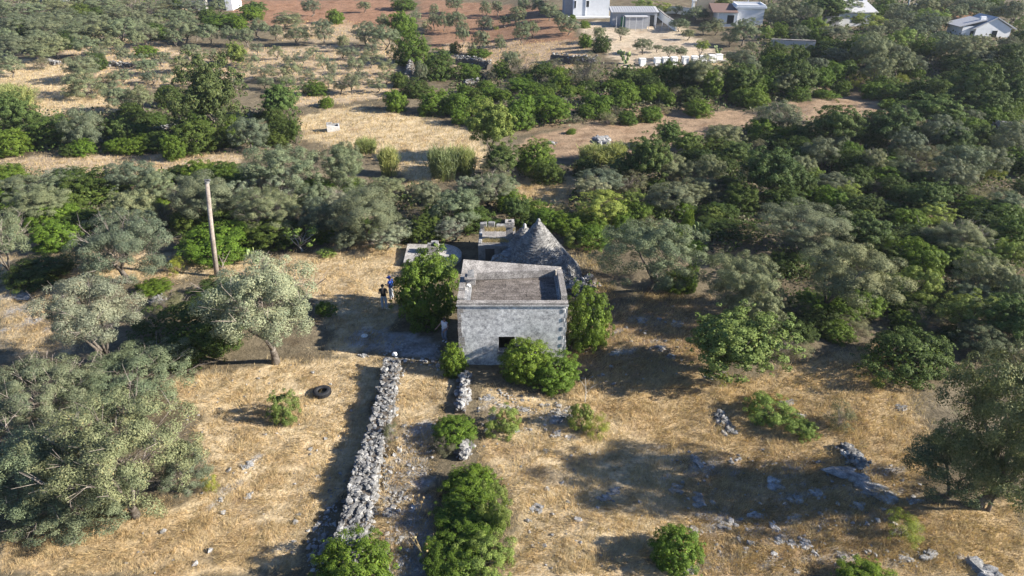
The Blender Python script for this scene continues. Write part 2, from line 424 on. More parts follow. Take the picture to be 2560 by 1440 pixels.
def undergrowth(name, label, zones, n, material, seed):
    """low leafy cover between the shrubs"""
    r_ = np.random.default_rng(seed); Q = []
    for z, f_ in zones:
        p = np.asarray(z, float); m_ = int(n * f_)
        x = r_.uniform(p[:, 0].min(), p[:, 0].max(), m_ * 5); y = r_.uniform(p[:, 1].min(), p[:, 1].max(), m_ * 5); k = inside(z, x + r_.normal(0, 12, len(x)), y + r_.normal(0, 7, len(x))); x, y = x[k][:m_], y[k][:m_]
        a_ = (720 - y) / FPX; dx, dy, dz = (x - 1280) / FPX, CP + a_ * SP, -SP + a_ * CP; s = CAMH / -dz
        for _ in range(12): s = s * .4 + .6 * (CAMH - land(dx * s, dy * s)) / -dz
        Q.append(np.stack([dx * s, dy * s, s], -1))
    P = np.concatenate(Q); x, y, s = P.T; f = fractal(x, y, 6, seed, 4) + .6 * fractal(x, y, 2, seed + 1, 3); k = f > r_.uniform(-.5, .35, len(x)); x, y, s, f = x[k], y[k], s[k], f[k]
    bk = inside(ZP[23], *to_px(x, y, land(x, y))) | inside(ZP[24], *to_px(x, y, land(x, y))) | inside(ZP[14], *to_px(x, y, land(x, y)))
    x, y, s, f = x[~bk], y[~bk], s[~bk], f[~bk]
    hh = np.clip(f + .45, .05, 1.2) * .75 * np.sqrt(r_.random(len(x))); c = np.stack([x, y, land(x, y) + hh], -1); nn = len(x)
    nr = r_.normal(size=(nn, 3)) + np.array([0, 0, .8]); nr /= np.linalg.norm(nr, axis=1, keepdims=True); t = np.cross(nr, r_.normal(size=(nn, 3))); t /= np.linalg.norm(t, axis=1, keepdims=True); b = np.cross(nr, t)
    L = (.10 * (s / 50))[:, None] * r_.uniform(.6, 1.4, (nn, 1)); V = np.stack([c - t * L, c + b * L * .6, c + t * L, c - b * L * .6], 1).reshape(-1, 3)
    return tag(mesh_obj(name, np_mesh(name, V, np.arange(4 * nn).reshape(-1, 4)), None, material), label, "undergrowth", kind="stuff")
UZ = [([(1560,470),(1960,430),(2560,420),(2560,830),(2330,800),(2200,770),(1900,800),(1760,640)], .34),
 ([(1700,170),(1950,110),(2560,110),(2560,420),(2000,420),(1760,390),(1700,330)], .34),
 ([(1120,190),(1700,165),(1700,290),(1280,320),(1120,280)], .12), ([(0,430),(240,440),(560,420),(1000,470),(1180,500),(1180,600),(1000,600),(660,620),(430,600),(160,600),(0,580)], .24),
 ([(0,290),(620,270),(760,290),(740,370),(220,385),(0,385)], .10), ([(1180,440),(1560,420),(1820,360),(2000,480),(1700,560),(1450,580),(1240,540)], .14), ([(1840,0),(2560,0),(2560,110),(1900,120)], .08), ([(0,0),(560,0),(420,90),(0,140)], .08)]
undergrowth("undergrowth", "low dark green and brown undergrowth between the shrubs", UZ, 55000, M['dark'], 61)
undergrowth("dry_undergrowth", "greyish dry brush between the shrubs", UZ, 60000, M['scrub'], 62)
# ------------------------------------------------------------------ foliage library (unit crowns, shared by all plants of a kind)
def unit(v): return v / (np.linalg.norm(v, axis=-1, keepdims=True) + 1e-9)
def leaf_quads(c, nrm, L, W, r_, droop=0.0):
    """rhombic leaves at c, facing about nrm"""
    n = len(c); t = unit(np.cross(nrm, unit(r_.normal(size=(n, 3)))))
    t[:, 2] -= droop; t = unit(t); b = unit(np.cross(nrm, t))
    L = L * r_.uniform(.65, 1.35, (n, 1)); W = W * r_.uniform(.7, 1.3, (n, 1))
    V = np.stack([c - t * L / 2, c + b * W / 2 + t * L * .06, c + t * L / 2, c - b * W / 2 + t * L * .06], 1).reshape(-1, 3)
    return V
def crown(name, seed, clumps, cr, leaves, L, W, shell=(.55, .95), bottom=-.55, lump=.3, core=0.0, upright=.35, squash=1.0):
    r_ = np.random.default_rng(seed)
    d = unit(r_.normal(size=(clumps * 4, 3))); d = d[d[:, 2] > bottom - .2 * r_.random(len(d))][:clumps]
    lob = unit(r_.normal(size=(7, 3))); la = r_.uniform(-lump, lump, 7)
    def rad(dd): return 1 + (la * np.clip(dd @ lob.T, 0, 1) ** 3).sum(-1)
    cen = d * (r_.uniform(shell[0], shell[1], len(d)) * rad(d))[:, None]
    cen[:, 2] = np.maximum(cen[:, 2], bottom)
    rr = cr * np.clip(r_.lognormal(-.05, .38, len(cen)), .45, 1.9)
    if core:
        sd_ = unit(r_.normal(size=(26, 3)) + np.array([0, 0, .35])); cen = np.concatenate([cen, sd_ * (rad(sd_) * r_.uniform(.98, 1.16, 26))[:, None]]); rr = np.concatenate([rr, r_.uniform(.045, .085, 26)])
    pk = r_.choice(len(cen), leaves, p=rr ** 2 / (rr ** 2).sum())
    o = unit(r_.normal(size=(leaves, 3)) + .55 * unit(cen[pk]) + np.array([0, 0, upright]))
    c = cen[pk] + o * (rr[pk] * r_.uniform(.45, 1.08, leaves) ** .6)[:, None] * np.array([1, 1, .85 * squash])
    nrm = unit(o + .35 * unit(c) + r_.normal(size=(leaves, 3)) * .38)
    V = leaf_quads(c, nrm, L, W, r_)
    Fq = np.arange(len(V)).reshape(-1, 4)
    if core:
        k = 3000; dd = unit(r_.normal(size=(k, 3))); ci_ = dd * (rad(dd) * r_.uniform(core - .18, core, k))[:, None]; ci_[:, 2] = np.maximum(ci_[:, 2], bottom)
        V = np.concatenate([V, leaf_quads(ci_, unit(dd + .5 * r_.normal(size=(k, 3))), .095, .07, r_)])
        Fq = np.arange(len(V)).reshape(-1, 4)
    return np_mesh(name, V, Fq)
def trunk_mesh(name, seed, forks, rad, lean=.25, reach=.62, twigs=5):
    r_ = random.Random(seed); mb = MB()
    f = Vector((r_.uniform(-lean, lean), r_.uniform(-lean, lean), r_.uniform(.20, .36)))
    mb.tube([(0, 0, -.12), (f.x * .2, f.y * .2, .08), (f.x * .55, f.y * .55, f.z * .6), f], [rad * 1.7, rad * 1.15, rad * .95, rad * .85], 8)
    for i in range(forks):
        a = 2 * math.pi * (i + r_.uniform(-.25, .25)) / forks
        e = Vector((math.cos(a) * reach * r_.uniform(.6, 1), math.sin(a) * reach * r_.uniform(.6, 1), r_.uniform(.95, 1.25)))
        mids = [f.lerp(e, t) + Vector((r_.uniform(-.07, .07), r_.uniform(-.07, .07), r_.uniform(-.05, .07))) for t in (.3, .6)]
        mb.tube([f - Vector((0, 0, .03)), *mids, e], [rad * .62, rad * .45, rad * .32, rad * .12], 6)
        for k in range(twigs):
            s = mids[1].lerp(e, r_.uniform(-.6, .9)); t = s + Vector((r_.uniform(-.35, .35), r_.uniform(-.35, .35), r_.uniform(.05, .45)))
            mb.tube([s, s.lerp(t, .5) + Vector((r_.uniform(-.05, .05), r_.uniform(-.05, .05), .03)), t], [rad * .16, rad * .11, rad * .05], 4, False)
    return py_mesh(name, mb.v, mb.f, True)
def twig_mesh(name, seed, stems, n=7):
    """a fan of bare branching twigs in a unit dome"""
    r_ = random.Random(seed); mb = MB()
    for i in range(stems):
        a, e = r_.uniform(0, 6.28), r_.uniform(.35, 1.45)
        d = Vector((math.cos(a) * math.cos(e), math.sin(a) * math.cos(e), math.sin(e)))
        p0 = Vector((r_.uniform(-.1, .1), r_.uniform(-.1, .1), -.5)); p1 = p0 + d * r_.uniform(.8, 1.45)
        mid_ = p0.lerp(p1, .5) + Vector((r_.uniform(-.08, .08),) * 3)
        mb.tube([p0, mid_, p1], [.007, .005, .0025], 3, False)
        for k in range(n):
            s = mid_.lerp(p1, r_.uniform(-.5, .95)); t = s + (d + Vector((r_.uniform(-.9, .9), r_.uniform(-.9, .9), r_.uniform(-.3, .8)))).normalized() * r_.uniform(.15, .4)
            mb.tube([s, t], [.0045, .002], 3, False)
    return py_mesh(name, mb.v, mb.f)
def reed_mesh(name, seed, canes):
    r_ = np.random.default_rng(seed); V = []
    a = r_.uniform(0, 6.28, canes); q_ = np.sqrt(r_.random(canes)) * .8
    x, y = q_ * np.cos(a), q_ * np.sin(a); h = r_.uniform(.7, 1.0, canes) * (1.05 - .35 * q_ ** 2)
    lx, ly = r_.normal(0, .12, canes) + x * .25, r_.normal(0, .12, canes) + y * .25
    for i in range(canes):
        b, t = np.array([x[i], y[i], -1.0]), np.array([x[i] + lx[i], y[i] + ly[i], -1 + 2 * h[i]])
        w = np.array([math.cos(a[i] + 1), math.sin(a[i] + 1), 0]) * .016
        V += [b - w, b + w, t + w * .5, t - w * .5]
        for k in range(11):
            s = b + (t - b) * r_.uniform(.25, 1); o = r_.normal(size=3) * .13; o[2] = abs(o[2]) * 1.3 + .10
            ww = unit(np.cross(o, r_.normal(size=3))) * .020
            V += [s - ww, s + ww, s + o * 1.3 + ww * .25, s + o * 1.3 - ww * .25]
    return np_mesh(name, np.array(V), np.arange(len(V)).reshape(-1, 4))
LIB = {
 'olive': [crown("olive_crown", 11 + i, 170, .125, 26000, .046, .019, (.42, .97), -.6, .26, 0, .35) for i in range(5)],
 'near': [crown("olive_crown", 21 + i, 190, .13, 54000, .033, .0145, (.40, .98), -.62, .30, 0, .4) for i in range(3)],
 'thin': [crown("thin_crown", 31 + i, 44, .21, 9000, .060, .024, (.4, .95), -.55, .3) for i in range(3)],
 'dome': [crown("shrub_foliage", 41 + i, 170, .115, 21000, .040, .027, (.76, .98), -.62, .34, .76, .45) for i in range(4)],
 'tree': [crown("tree_crown", 61 + i, 190, .11, 18000, .050, .034, (.52, .98), -.65, .26, .60) for i in range(4)],
 'oak': [crown("oak_crown", 71 + i, 210, .105, 21000, .046, .032, (.35, .98), -.75, .32, .48) for i in range(2)],
 'loose': [crown("loose_crown", 81 + i, 130, .13, 15000, .050, .031, (.45, .97), -.85, .28) for i in range(4)],
 'tall': [crown("tall_crown", 91 + i, 60, .20, 9000, .070, .045, (.4, .9), -.9, .2, .5) for i in range(2)],
 'scrub': [crown("scrub_crown", 95 + i, 60, .19, 10000, .052, .016, (.4, .95), -.6, .3, 0, .8) for i in range(3)],
 'reed': [reed_mesh("reed_blades", 101 + i, 190) for i in range(3)],
 'fig': [crown("fig_leaves", 111, 26, .14, 520, .115, .095, (.5, 1.0), -.5, .3)],
}
TRUNK = [trunk_mesh("trunk", 5 + i, 3 + i % 2, .058, .3) for i in range(4)]
STEM = [trunk_mesh("stem", 15 + i, 5, .045, .1, .5, 3) for i in range(2)]
FIGT = [trunk_mesh("branches", 25, 6, .045, .15, .9, 7)]
TWIG = [twig_mesh("dead_twigs", 35 + i, 46) for i in range(3)]

# kind: object name, category, crowns, leaf material, has trunk, words
KINDS = {
 'O': ("olive_tree", "olive tree", 'olive', 'olive', True, "grey-green olive tree"),
 'Q': ("olive_tree", "olive tree", 'olive', 'deepolive', True, "deep green olive tree"),
 'V': ("olive_tree", "olive tree", 'olive', 'silver', True, "pale silvery olive tree"),
 'W': ("olive_tree", "olive tree", 'thin', 'olive', True, "small thin olive tree"),
 'S': ("evergreen_shrub", "shrub", 'dome', 'mastic', False, "bright green dense shrub"),
 'D': ("evergreen_shrub", "shrub", 'dome', 'dark', False, "dark green dense shrub"),
 'B': ("broadleaf_tree", "tree", 'tree', 'broad', True, "mid-green broadleaf tree"),
 'L': ("leafy_tree", "tree", 'loose', 'light', True, "light green leafy tree"),
 'A': ("leafy_tree", "tree", 'tree', 'light', True, "light green leafy tree"),
 'l': ("leafy_bush", "bush", 'loose', 'light', False, "light green leafy bush"),
 'Y': ("broom_bush", "bush", 'scrub', 'broom', False, "yellow-green broom bush"),
 'T': ("oak_tree", "tree", 'oak', 'oak', True, "dark green oak tree"),
 'C': ("cypress_tree", "tree", 'tall', 'dark', True, "slim dark green tree"),
 'G': ("grey_bush", "bush", 'scrub', 'scrub', False, "grey twiggy bush"),
 'R': ("reed_clump", "reeds", 'reed', 'reed', False, "pale green clump of reeds"),
 'F': ("fig_tree", "fig tree", 'fig', 'light', True, "sparse fig tree with pale bare branches"),
}
PLANTS = []      # (kind, base, r, b, hc, px, py, label)
OCC = []
def solve(kind, cx, cy, w, h, yb=None, xb=None):
    trunked = KINDS[kind][4]
    lift = 1.0
    for _ in range(8):
        if yb is None and not trunked:
            # a dome resting on the ground: top edge and foot of its front match the outline
            if _ == 0: s = at(cx, cy + h * .3)[1]
            d = PITCH + math.atan((cy - 720) / FPX); m_ = s / FPX; r_ = w / 2 * m_; H_ = h * m_; lo, hi = .35 * r_, 3 * r_
            q0 = 1.0 if kind == 'R' else .62
            for _k in range(18):
                b = (lo + hi) / 2; tot = q0 * b * math.cos(d) + math.hypot(b * math.cos(d), r_ * math.sin(d)) + .8 * r_ * math.sin(d)
                if tot > H_: hi = b
                else: lo = b
            g, s = at(cx, cy + h / 2 - .8 * r_ * math.sin(d) / m_)
            hc = q0 * b; s = s - (hc * SP)
            continue
        if yb is None:
            g, s = at(cx, cy, lift)
        else:
            g, s = at(xb if xb is not None else cx, yb, 0)
            s = s * (1 - .02)
        d = PITCH + math.atan((cy - 720) / FPX)
        r_, sh = w / 2 * s / FPX, h / 2 * s / FPX
        b = math.sqrt(max(sh ** 2 - (r_ * math.sin(d)) ** 2, (.45 * r_ * math.cos(d)) ** 2)) / math.cos(d)
        if yb is None:
            hc = b * (1.25 if trunked else (1.0 if kind == 'R' else .62))
            lift = hc
        else:
            hc = max(height_at(cy, g.y) - g.z, b * .7)
    return g, r_, b, hc
def plant(kind, cx, cy, w, h, yb=None, label=None, xb=None):
    f_ = (1.0 if kind in 'OQ' else 1.04) if label else (1.35 if kind == 'W' else 1.10)
    g, r_, b, hc = solve(kind, cx, cy, w * f_, h * f_, yb, xb)
    PLANTS.append([kind, g, r_, b, hc, cx, cy, label]); OCC.append((cx, cy, w, h))

NEAR = [  # kind, crown centre and size on the photograph, foot of the trunk, label
 ('V',690,750,285,250,905,"olive tree with a forked trunk in the sunny field beside the shrubs"),
 ('O',295,612,245,190,None,"round olive tree left of the bare pole, behind the silvery olives"),
 ('O',40,590,150,150,712,"olive tree with a dark leaning trunk at the left edge"),
 ('V',270,785,235,195,950,"palest silvery olive with dead twigs, above the lower left thicket"),
 ('O',320,945,300,210,None,"olive with grey dead twigs between the silvery olive and the near left olive"),
 ('O',95,980,270,230,None,"olive with pale leaf tips at the left edge, beside dry twigs"),
 ('O',340,1125,330,300,1290,"big green olive at the lower left spreading over the straw field"),
 ('O',80,1170,330,280,None,"lower left olive half dried out with brown twigs"),
 ('G',250,1255,260,150,None,"dry grey brushwood at the foot of the lower left olives"),
 ('O',200,1255,260,200,None,"lowest grey-green olive at the bottom of the left thicket"),
 ('G',60,1310,200,130,None,"dry brown brushwood in the lower left corner of the thicket"),
 ('O',455,1175,130,130,None,"dark green olive branch clump at the right end of the lower left thicket"),
 ('S',1066,735,160,190,None,"large green shrub left of the stone house, behind the woman"),
 ('l',1080,675,110,70,None,"leafy top-lit bush behind the large shrub left of the house"),
 ('S',1470,810,122,165,None,"tall bright green dome shrub against the right wall of the house"),
 ('S',1312,905,125,120,None,"bright green shrub in front of the house beside its window"),
 ('S',1383,937,128,100,None,"wide bright green shrub in front of the right corner of the house"),
 ('S',1135,905,68,80,None,"small dark shrub at the left front corner of the house"),
 ('A',1815,855,245,190,945,"round light green almond tree right of the house"),
 ('O',1620,625,235,205,728,"spreading olive tree just right of the trullo"),
 ('O',1842,700,190,165,795,"olive tree behind the light green almond tree"),
 ('O',2090,690,250,185,805,"broad olive with dark forked branches right of the almond tree"),
 ('O',1990,560,230,120,640,"broad olive on the slope behind the wide right olives"),
 ('Q',2440,1050,330,400,1265,"huge dark olive tree at the right edge above the rocks"),
 ('Q',2400,1165,250,210,None,"low hanging olive crown in front of the huge right olive"),
 ('Q',2530,1150,150,230,None,"olive foliage cut by the right edge below the huge olive"),
 ('D',2262,885,190,150,None,"wide dark shrub left of the huge right olive"),
 ('Q',2455,850,170,110,None,"olive tree behind the huge right olive"),
 ('l',1918,1025,135,100,None,"light green bush on the rocky ledge in the right field"),
 ('l',2008,1072,85,65,None,"low light green bush at the right end of the rocky ledge"),
 ('G',2095,1045,80,85,None,"wispy grey-green bush right of the rocky ledge bush"),
 ('S',1685,1378,130,125,None,"bright green shrub at the bottom edge right of centre"),
 ('Y',2250,1325,105,100,None,"yellow-green bush alone in the lower right field"),
 ('S',2160,1475,165,120,None,"flat green shrub cut by the bottom edge, lower right"),
 ('S',1180,1215,140,115,None,"topmost rounded shrub of the green row beside the track"),
 ('S',1170,1300,180,140,None,"middle shrub of the green row beside the track"),
 ('S',1125,1395,150,120,None,"front left shrub of the green row beside the track"),
 ('l',1215,1395,150,130,None,"paler tangled bush on the front right of the green row"),
 ('l',1240,1275,80,130,None,"thin light bush on the field side of the green row"),
 ('S',1137,1078,112,85,None,"low shrub on the stone stub between track and field"),
 ('G',1113,1118,70,60,None,"grey heather-like bush in front of the low shrub by the track"),
 ('l',1262,1056,90,82,None,"small round light green bush in the field below the house"),
 ('l',1452,1045,75,85,None,"small upright leafy bush below the wide front shrub"),
 ('Y',1492,1070,70,70,None,"straggly yellowish bush beside the small upright bush"),
 ('l',712,1022,85,100,None,"lone light green sapling in the left straw field"),
 ('S',890,1432,190,175,None,"round green shrub at the bottom end of the dry-stone wall"),
 ('G',978,1085,45,65,None,"small grey-green bush against the right face of the dry-stone wall"),
 ('Y',530,1210,40,60,None,"small yellowish tuft right of the lower left thicket"),
 ('Y',1810,950,38,38,None,"small yellow-green tuft at the foot of the almond tree"),
 ('D',1965,660,90,70,None,"dark shrub between the broad right olives"),
 ('D',510,835,215,160,None,"dark shrub mass left of the forked olive in the field"),
 ('D',560,735,150,90,None,"dark shrub behind the forked olive in the field"),
 ('S',420,893,85,70,None,"bright green shrub at the lower left foot of the dark shrubs"),
 ('S',812,772,45,40,None,"small green tuft on the right flank of the forked olive"),
 ('D',105,704,170,48,None,"low dark hedge-like shrub at the left edge"),
 ('S',382,722,85,48,None,"low green shrub behind the palest silvery olive"),
 ('G',430,770,100,85,None,"thin twiggy bush between the silvery olive and the dark shrubs"),
 ('S',545,610,190,110,None,"bright green shrub around the foot of the bare pole"),
 ('l',600,560,110,80,None,"bright leafy bush right of the bare pole"),
 ('F',757,588,105,70,628,"sparse fig tree with pale branches in front of the dark scrub"),
 ('l',820,632,45,30,None,"tiny green tuft at the edge of the sunny yard"),
 ('O',932,528,225,140,612,"olive with a V-shaped pale trunk at the edge of the yard"),
 ('Y',445,665,50,50,None,"wispy grass-like bush left of the pole's foot"),
 ('T',545,230,160,185,352,"biggest dark oak tree, left of the open meadow"),
 ('A',1233,308,120,128,402,"tall yellow-green tree at the right end of the open meadow"),
 ('S',1337,393,102,78,None,"dense round shrub right of the tall yellow-green tree"),
 ('B',1613,393,112,115,462,"dark green broadleaf tree right of the reeds below the earth bank"),
 ('B',1908,425,145,125,498,"largest bright broadleaf tree on the right slope"),
 ('A',595,133,50,58,166,"bright green tree standing out in the far left olive grove"),
 ('L',1750,112,40,26,150,"round light green tree by the white posts in the yard"),
]
MIDS = {
 'O': """105 505 140 90|60 470 130 70|520 490 170 130|330 520 120 110|670 520 150 110|790 540 110 100|1140 520 120 90|1070 488 80 70
 1222 470 130 80|705 420 170 130|852 420 110 110|330 440 110 90|218 319 98 100 372|632 330 95 92 378|205 165 90 60|215 218 105 70 242
 295 242 75 60|355 240 60 60|215 112 70 45|279 110 50 36|312 135 40 38 162|403 143 48 34|368 165 50 36|450 160 52 34|300 190 52 34|373 192 50 30
 477 128 48 36|563 137 40 30|521 82 50 44|484 76 50 40|571 84 46 38|615 90 46 38|645 67 48 40|692 78 36 34|746 84 60 40|806 74 54 50|722 50 70 34
 776 15 44 36|300 70 85 56|366 86 58 42|336 95 40 40|437 93 40 34|380 58 60 40|35 60 90 50|120 70 90 48|190 80 80 45|90 100 90 48|30 110 80 50
 150 45 90 40|230 50 80 40|300 35 80 40|370 25 80 36|60 25 90 36|440 40 70 36|480 15 70 30|170 15 80 30|260 12 80 30|430 10 60 30|100 130 70 40|20 160 60 50
 914 80 70 50|961 90 75 50|960 55 34 40|857 104 30 36|877 205 50 45|1048 178 36 50|867 403 68 100|1236 462 100 56|1505 447 118 66|961 470 100 40|1058 470 66 40
 1085 50 30 34|1108 52 34 36|1139 50 46 48|1156 82 32 46|1203 98 46 52|1250 108 28 34|1304 78 44 46|1330 70 34 34|1213 58 46 34|1263 50 32 26|1294 36 42 38
 1213 20 30 34|1243 16 32 32|1136 8 44 36|1310 12 34 34|1347 12 40 36|1085 24 24 24|910 14 34 24|1374 27 50 34|1421 64 54 34|1400 48 40 30|1498 82 34 34
 1552 78 44 20 102|1609 112 44 34|1673 124 44 20 150|1700 128 30 24 152|1643 118 26 14 132|1277 148 52 48|1861 74 66 56|1999 84 52 40|1928 30 68 42|2026 40 66 54
 1989 57 54 32|2318 60 66 50|2295 82 50 40|2086 85 80 40|2180 140 60 44|1861 145 74 42|2043 162 56 44|1955 292 114 74|1807 340 100 66|1767 420 80 70|2086 454 94 54
 2187 400 66 66|2358 437 108 88 482|2315 326 26 22|2429 742 100 70|2533 722 60 90|2550 125 60 44|2400 592 150 95|1745 470 90 60|1685 490 120 75|2260 420 70 50|2170 100 60 36
 2230 70 60 36|2440 20 70 40|2500 30 70 40|2360 100 60 40|2240 130 60 44|2290 160 60 44|2000 20 60 30|2240 20 60 30|2110 10 70 28|1640 30 40 20|1790 70 40 26|2090 140 60 40|1700 60 44 28|1720 84 36 24""",
 'W': """652 178 45 28|699 181 45 30|732 174 40 32|770 188 36 26|833 171 30 34|806 152 30 26|689 130 34 24|630 148 34 22|752 144 34 24|524 137 32 24|423 198 36 26
 924 145 50 30|887 160 40 30|967 165 40 26|964 190 36 24|1065 64 22 22|860 130 34 24|780 130 30 22|720 150 30 22|900 190 34 24|850 215 34 24|1040 40 24 20|1180 120 24 22|665 205 34 24|610 170 30 20|930 120 30 22|500 165 34 24|540 185 34 24|590 205 34 24|640 120 30 22|720 205 36 26|760 215 34 24|820 200 34 24|880 130 30 22|940 210 36 26|980 130 28 20|470 195 36 26|350 150 36 26|255 130 36 26""",
 'V': """705 465 90 80|600 500 100 80|150 440 80 50|1170 470 70 60|1480 470 80 60|640 470 70 60""",
 'B': """704 249 88 85 300|37 280 90 95|302 322 75 66 362|1250 396 84 74|1673 336 70 60|2446 208 110 100|2422 245 100 60|2348 275 134 78|2231 312 134 94|2093 309 118 94
 1720 356 70 60|2406 640 120 70|2063 20 130 50|1290 520 60 60|635 20 60 30|1840 380 80 60|2480 260 90 70|2540 230 70 80""",
 'L': """1500 512 150 76|1784 534 44 34|2036 433 50 40|2338 530 110 56|2251 712 66 52|2160 544 46 46|2513 628 56 70|2177 52 80 40|2322 40 88 42|1580 500 60 50|2520 690 50 50|1655 18 50 20|1610 10 60 24""",
 'S': """150 592 110 78|440 372 55 60|37 360 80 65|817 256 36 26|790 222 50 34|368 130 54 28|555 54 95 32|601 58 36 34|635 36 54 30|840 42 40 36|1011 13 60 28|1008 60 68 60|1031 125 88 75
 991 252 60 56|1085 259 78 60|1142 262 64 60|1152 292 50 36|1196 265 60 44|1297 282 84 74|1374 272 104 60|1465 279 46 30|1505 286 40 26|1566 296 50 36|1626 286 54 42|1478 245 40 30
 1566 232 60 50|1616 235 44 38|1666 245 40 36|1303 212 76 34|1230 235 56 34|1213 215 44 28|1421 229 44 30|1172 178 62 40|1253 175 46 38|1200 138 60 16|1462 62 24 18|1431 44 18 14|1465 105 34 30
 1428 329 24 14|1949 80 50 36|2133 124 62 64|2315 120 66 42|2180 228 60 44|2049 195 64 44|2083 178 56 44|2100 222 44 36|1989 232 66 38|2056 236 50 24|1777 208 60 60|1834 208 60 56|1878 218 66 56
 1918 208 60 50|1744 272 68 38|1848 242 60 44|1888 248 56 44|1908 326 90 60|2120 383 50 60|2197 440 130 42|2338 349 60 28|2429 376 66 34|2426 322 86 56|2506 292 80 50|2513 403 84 60|2527 547 60 50
 1713 557 30 80|1720 698 40 70|2217 262 50 26|1270 505 60 60|800 470 80 50|880 470 70 44|1360 545 70 50|1420 560 90 60|1480 590 80 60|1330 520 50 40|720 500 60 40|560 440 70 44|1560 560 70 50|1690 590 60 50|1640 530 60 40|1340 230 60 36|1260 240 50 30|1400 205 60 36|1530 215 50 30""",
 'D': """240 480 150 90|190 450 90 60|690 585 140 80|1060 575 95 70|1180 548 110 75|134 333 110 75|505 345 120 80|705 330 55 48|692 300 50 50|252 157 44 40|427 240 60 55|1095 165 78 66|1038 222 68 44
 1136 120 22 28|1502 113 46 36|1354 175 56 34|1666 185 74 66|1566 195 70 48|1720 188 70 60|1720 242 60 40|2076 128 90 56|2217 158 44 40|2500 150 100 80|2520 188 80 70|2500 353 80 40|2238 530 90 50|2288 768 100 66
 1989 829 94 66|2389 640 190 90|1794 571 110 60|2300 600 120 70|560 430 90 50|870 490 70 50|1310 300 60 40|1740 400 80 60|2300 230 90 60|2390 160 80 50|2160 520 80 60|2060 470 90 50|1620 210 60 40|1000 200 40 40|330 280 60 40|2220 640 120 70|2140 610 90 50|2460 560 100 60|900 575 70 50|640 555 60 50|220 550 90 60""",
 'G': """1307 165 62 56|1465 178 72 75|2130 806 94 66|420 545 90 75|80 240 60 40|1385 160 50 30|1255 225 40 24|2440 500 90 50|1800 500 70 50|2330 780 80 50|1620 560 50 40|270 200 50 30|1650 275 50 26|1960 470 60 40|2480 480 70 40|1690 235 40 30|110 160 40 30|1530 265 40 20|1440 300 36 18|330 10 60 30|420 22 60 30""",
 'Y': """2251 200 38 34|2167 195 40 36|2133 208 34 34|1980 130 36 26|2150 420 50 34|2060 110 36 26|2480 440 60 40|1330 60 16 10|1240 70 16 10|1600 300 30 16|1520 560 44 40|2190 960 40 30|2320 730 44 40""",
 'R': """917 366 48 40|974 407 46 66|1109 413 70 78|1169 410 46 66|1505 390 94 50|1475 388 50 44|1540 386 50 50|45 245 80 50|1140 400 46 60|20 230 46 36""",
 'C': """740 322 32 62 360|1979 160 56 80 205|448 10 30 34 34|1800 10 50 40 44""",
}
for t in NEAR: plant(*t[:6], t[6])
for k, s in MIDS.items():
    for tok in s.replace('\n', '|').split('|'):
        v = [float(x) for x in tok.split()]
        if len(v) >= 4: plant(k, v[0], v[1], v[2], v[3], v[4] if len(v) > 4 else None)
# undergrowth that closes the thickets: one plant at a time, only where nothing stands yet
FILL = [
 ([(1640,470),(1960,440),(2560,440),(2560,800),(2330,790),(2200,760),(2130,600),(1900,500),(1720,560)], 34, (2.0, 3.6), 'DDDSOSGLB'),
 ([(1700,170),(1830,170),(1950,120),(2560,110),(2560,420),(2200,420),(1960,380),(1760,380),(1700,300),(1900,290),(2000,250)], 52, (2.4, 4.6), 'DSSOOBDG'),
 ([(1120,190),(1700,170),(1700,280),(1500,300),(1280,310),(1120,270)], 22, (1.4, 2.6), 'SSDGS'),
 ([(0,430),(240,440),(560,420),(880,450),(1000,480),(1180,500),(1180,570),(1000,590),(660,610),(430,560),(160,560),(0,560)], 34, (1.8, 3.2), 'SDOGDSV'),
 ([(1290,500),(1450,540),(1720,500),(1740,640),(1700,720),(1560,560),(1440,600),(1300,545)], 16, (1.4, 2.6), 'SSDGl'),
 ([(1840,0),(2560,0),(2560,120),(1920,130),(1900,60)], 34, (2.6, 5.0), 'OOODSLO'),
 ([(0,0),(560,0),(520,60),(330,90),(0,130)], 18, (3.0, 5.0), 'OOOD'),
 ([(0,300),(120,310),(620,280),(760,290),(740,360),(430,370),(220,380),(0,380)], 20, (1.8, 3.2), 'DDSD'),
 ([(1180,430),(1560,420),(1820,360),(2150,340),(2100,480),(1700,480),(1450,450)], 18, (1.8, 3.4), 'DSOBG'),
 ([(1850,760),(2200,720),(2560,700),(2560,900),(2340,870),(2150,830),(1930,870)], 14, (1.6, 2.8), 'DDGOS'),
 ([(1580,20),(1700,20),(1860,60),(1900,150),(1830,140),(1700,60)], 8, (1.8, 3.0), 'OOSW'),
]
fr = random.Random(99)
OCC += [(2455, 75, 190, 100), (1862, 50, 150, 90), (2138, 58, 110, 70), (1980, 115, 150, 50), (1585, 50, 150, 80), (1475, 25, 140, 80)]
for poly, n, (m0, m1), kinds in FILL:
    xs, ys = [p[0] for p in poly], [p[1] for p in poly]; got = 0
    for _ in range(n * 14):
        if got >= n: break
        x, y = fr.uniform(min(xs), max(xs)), fr.uniform(min(ys), max(ys))
        if not bool(inside(poly, np.array(x), np.array(y))): continue
        if any(bool(inside(ZP[i_], np.array(x), np.array(y))) for i_ in (13, 14, 23, 24)): continue
        if any(((x - a) / (w * .46)) ** 2 + ((y - b) / (h * .46)) ** 2 < 1 for a, b, w, h in OCC): continue
        g, s = at(x, y)
        k = fr.choice(kinds); wm = fr.uniform(m0, m1) * (1.15 if k in 'OB' else 1); w = wm * FPX / s
        plant(k, x, y, w, w * (fr.uniform(.6, .8) if k not in 'OBL' else fr.uniform(.72, .9)))
        got += 1

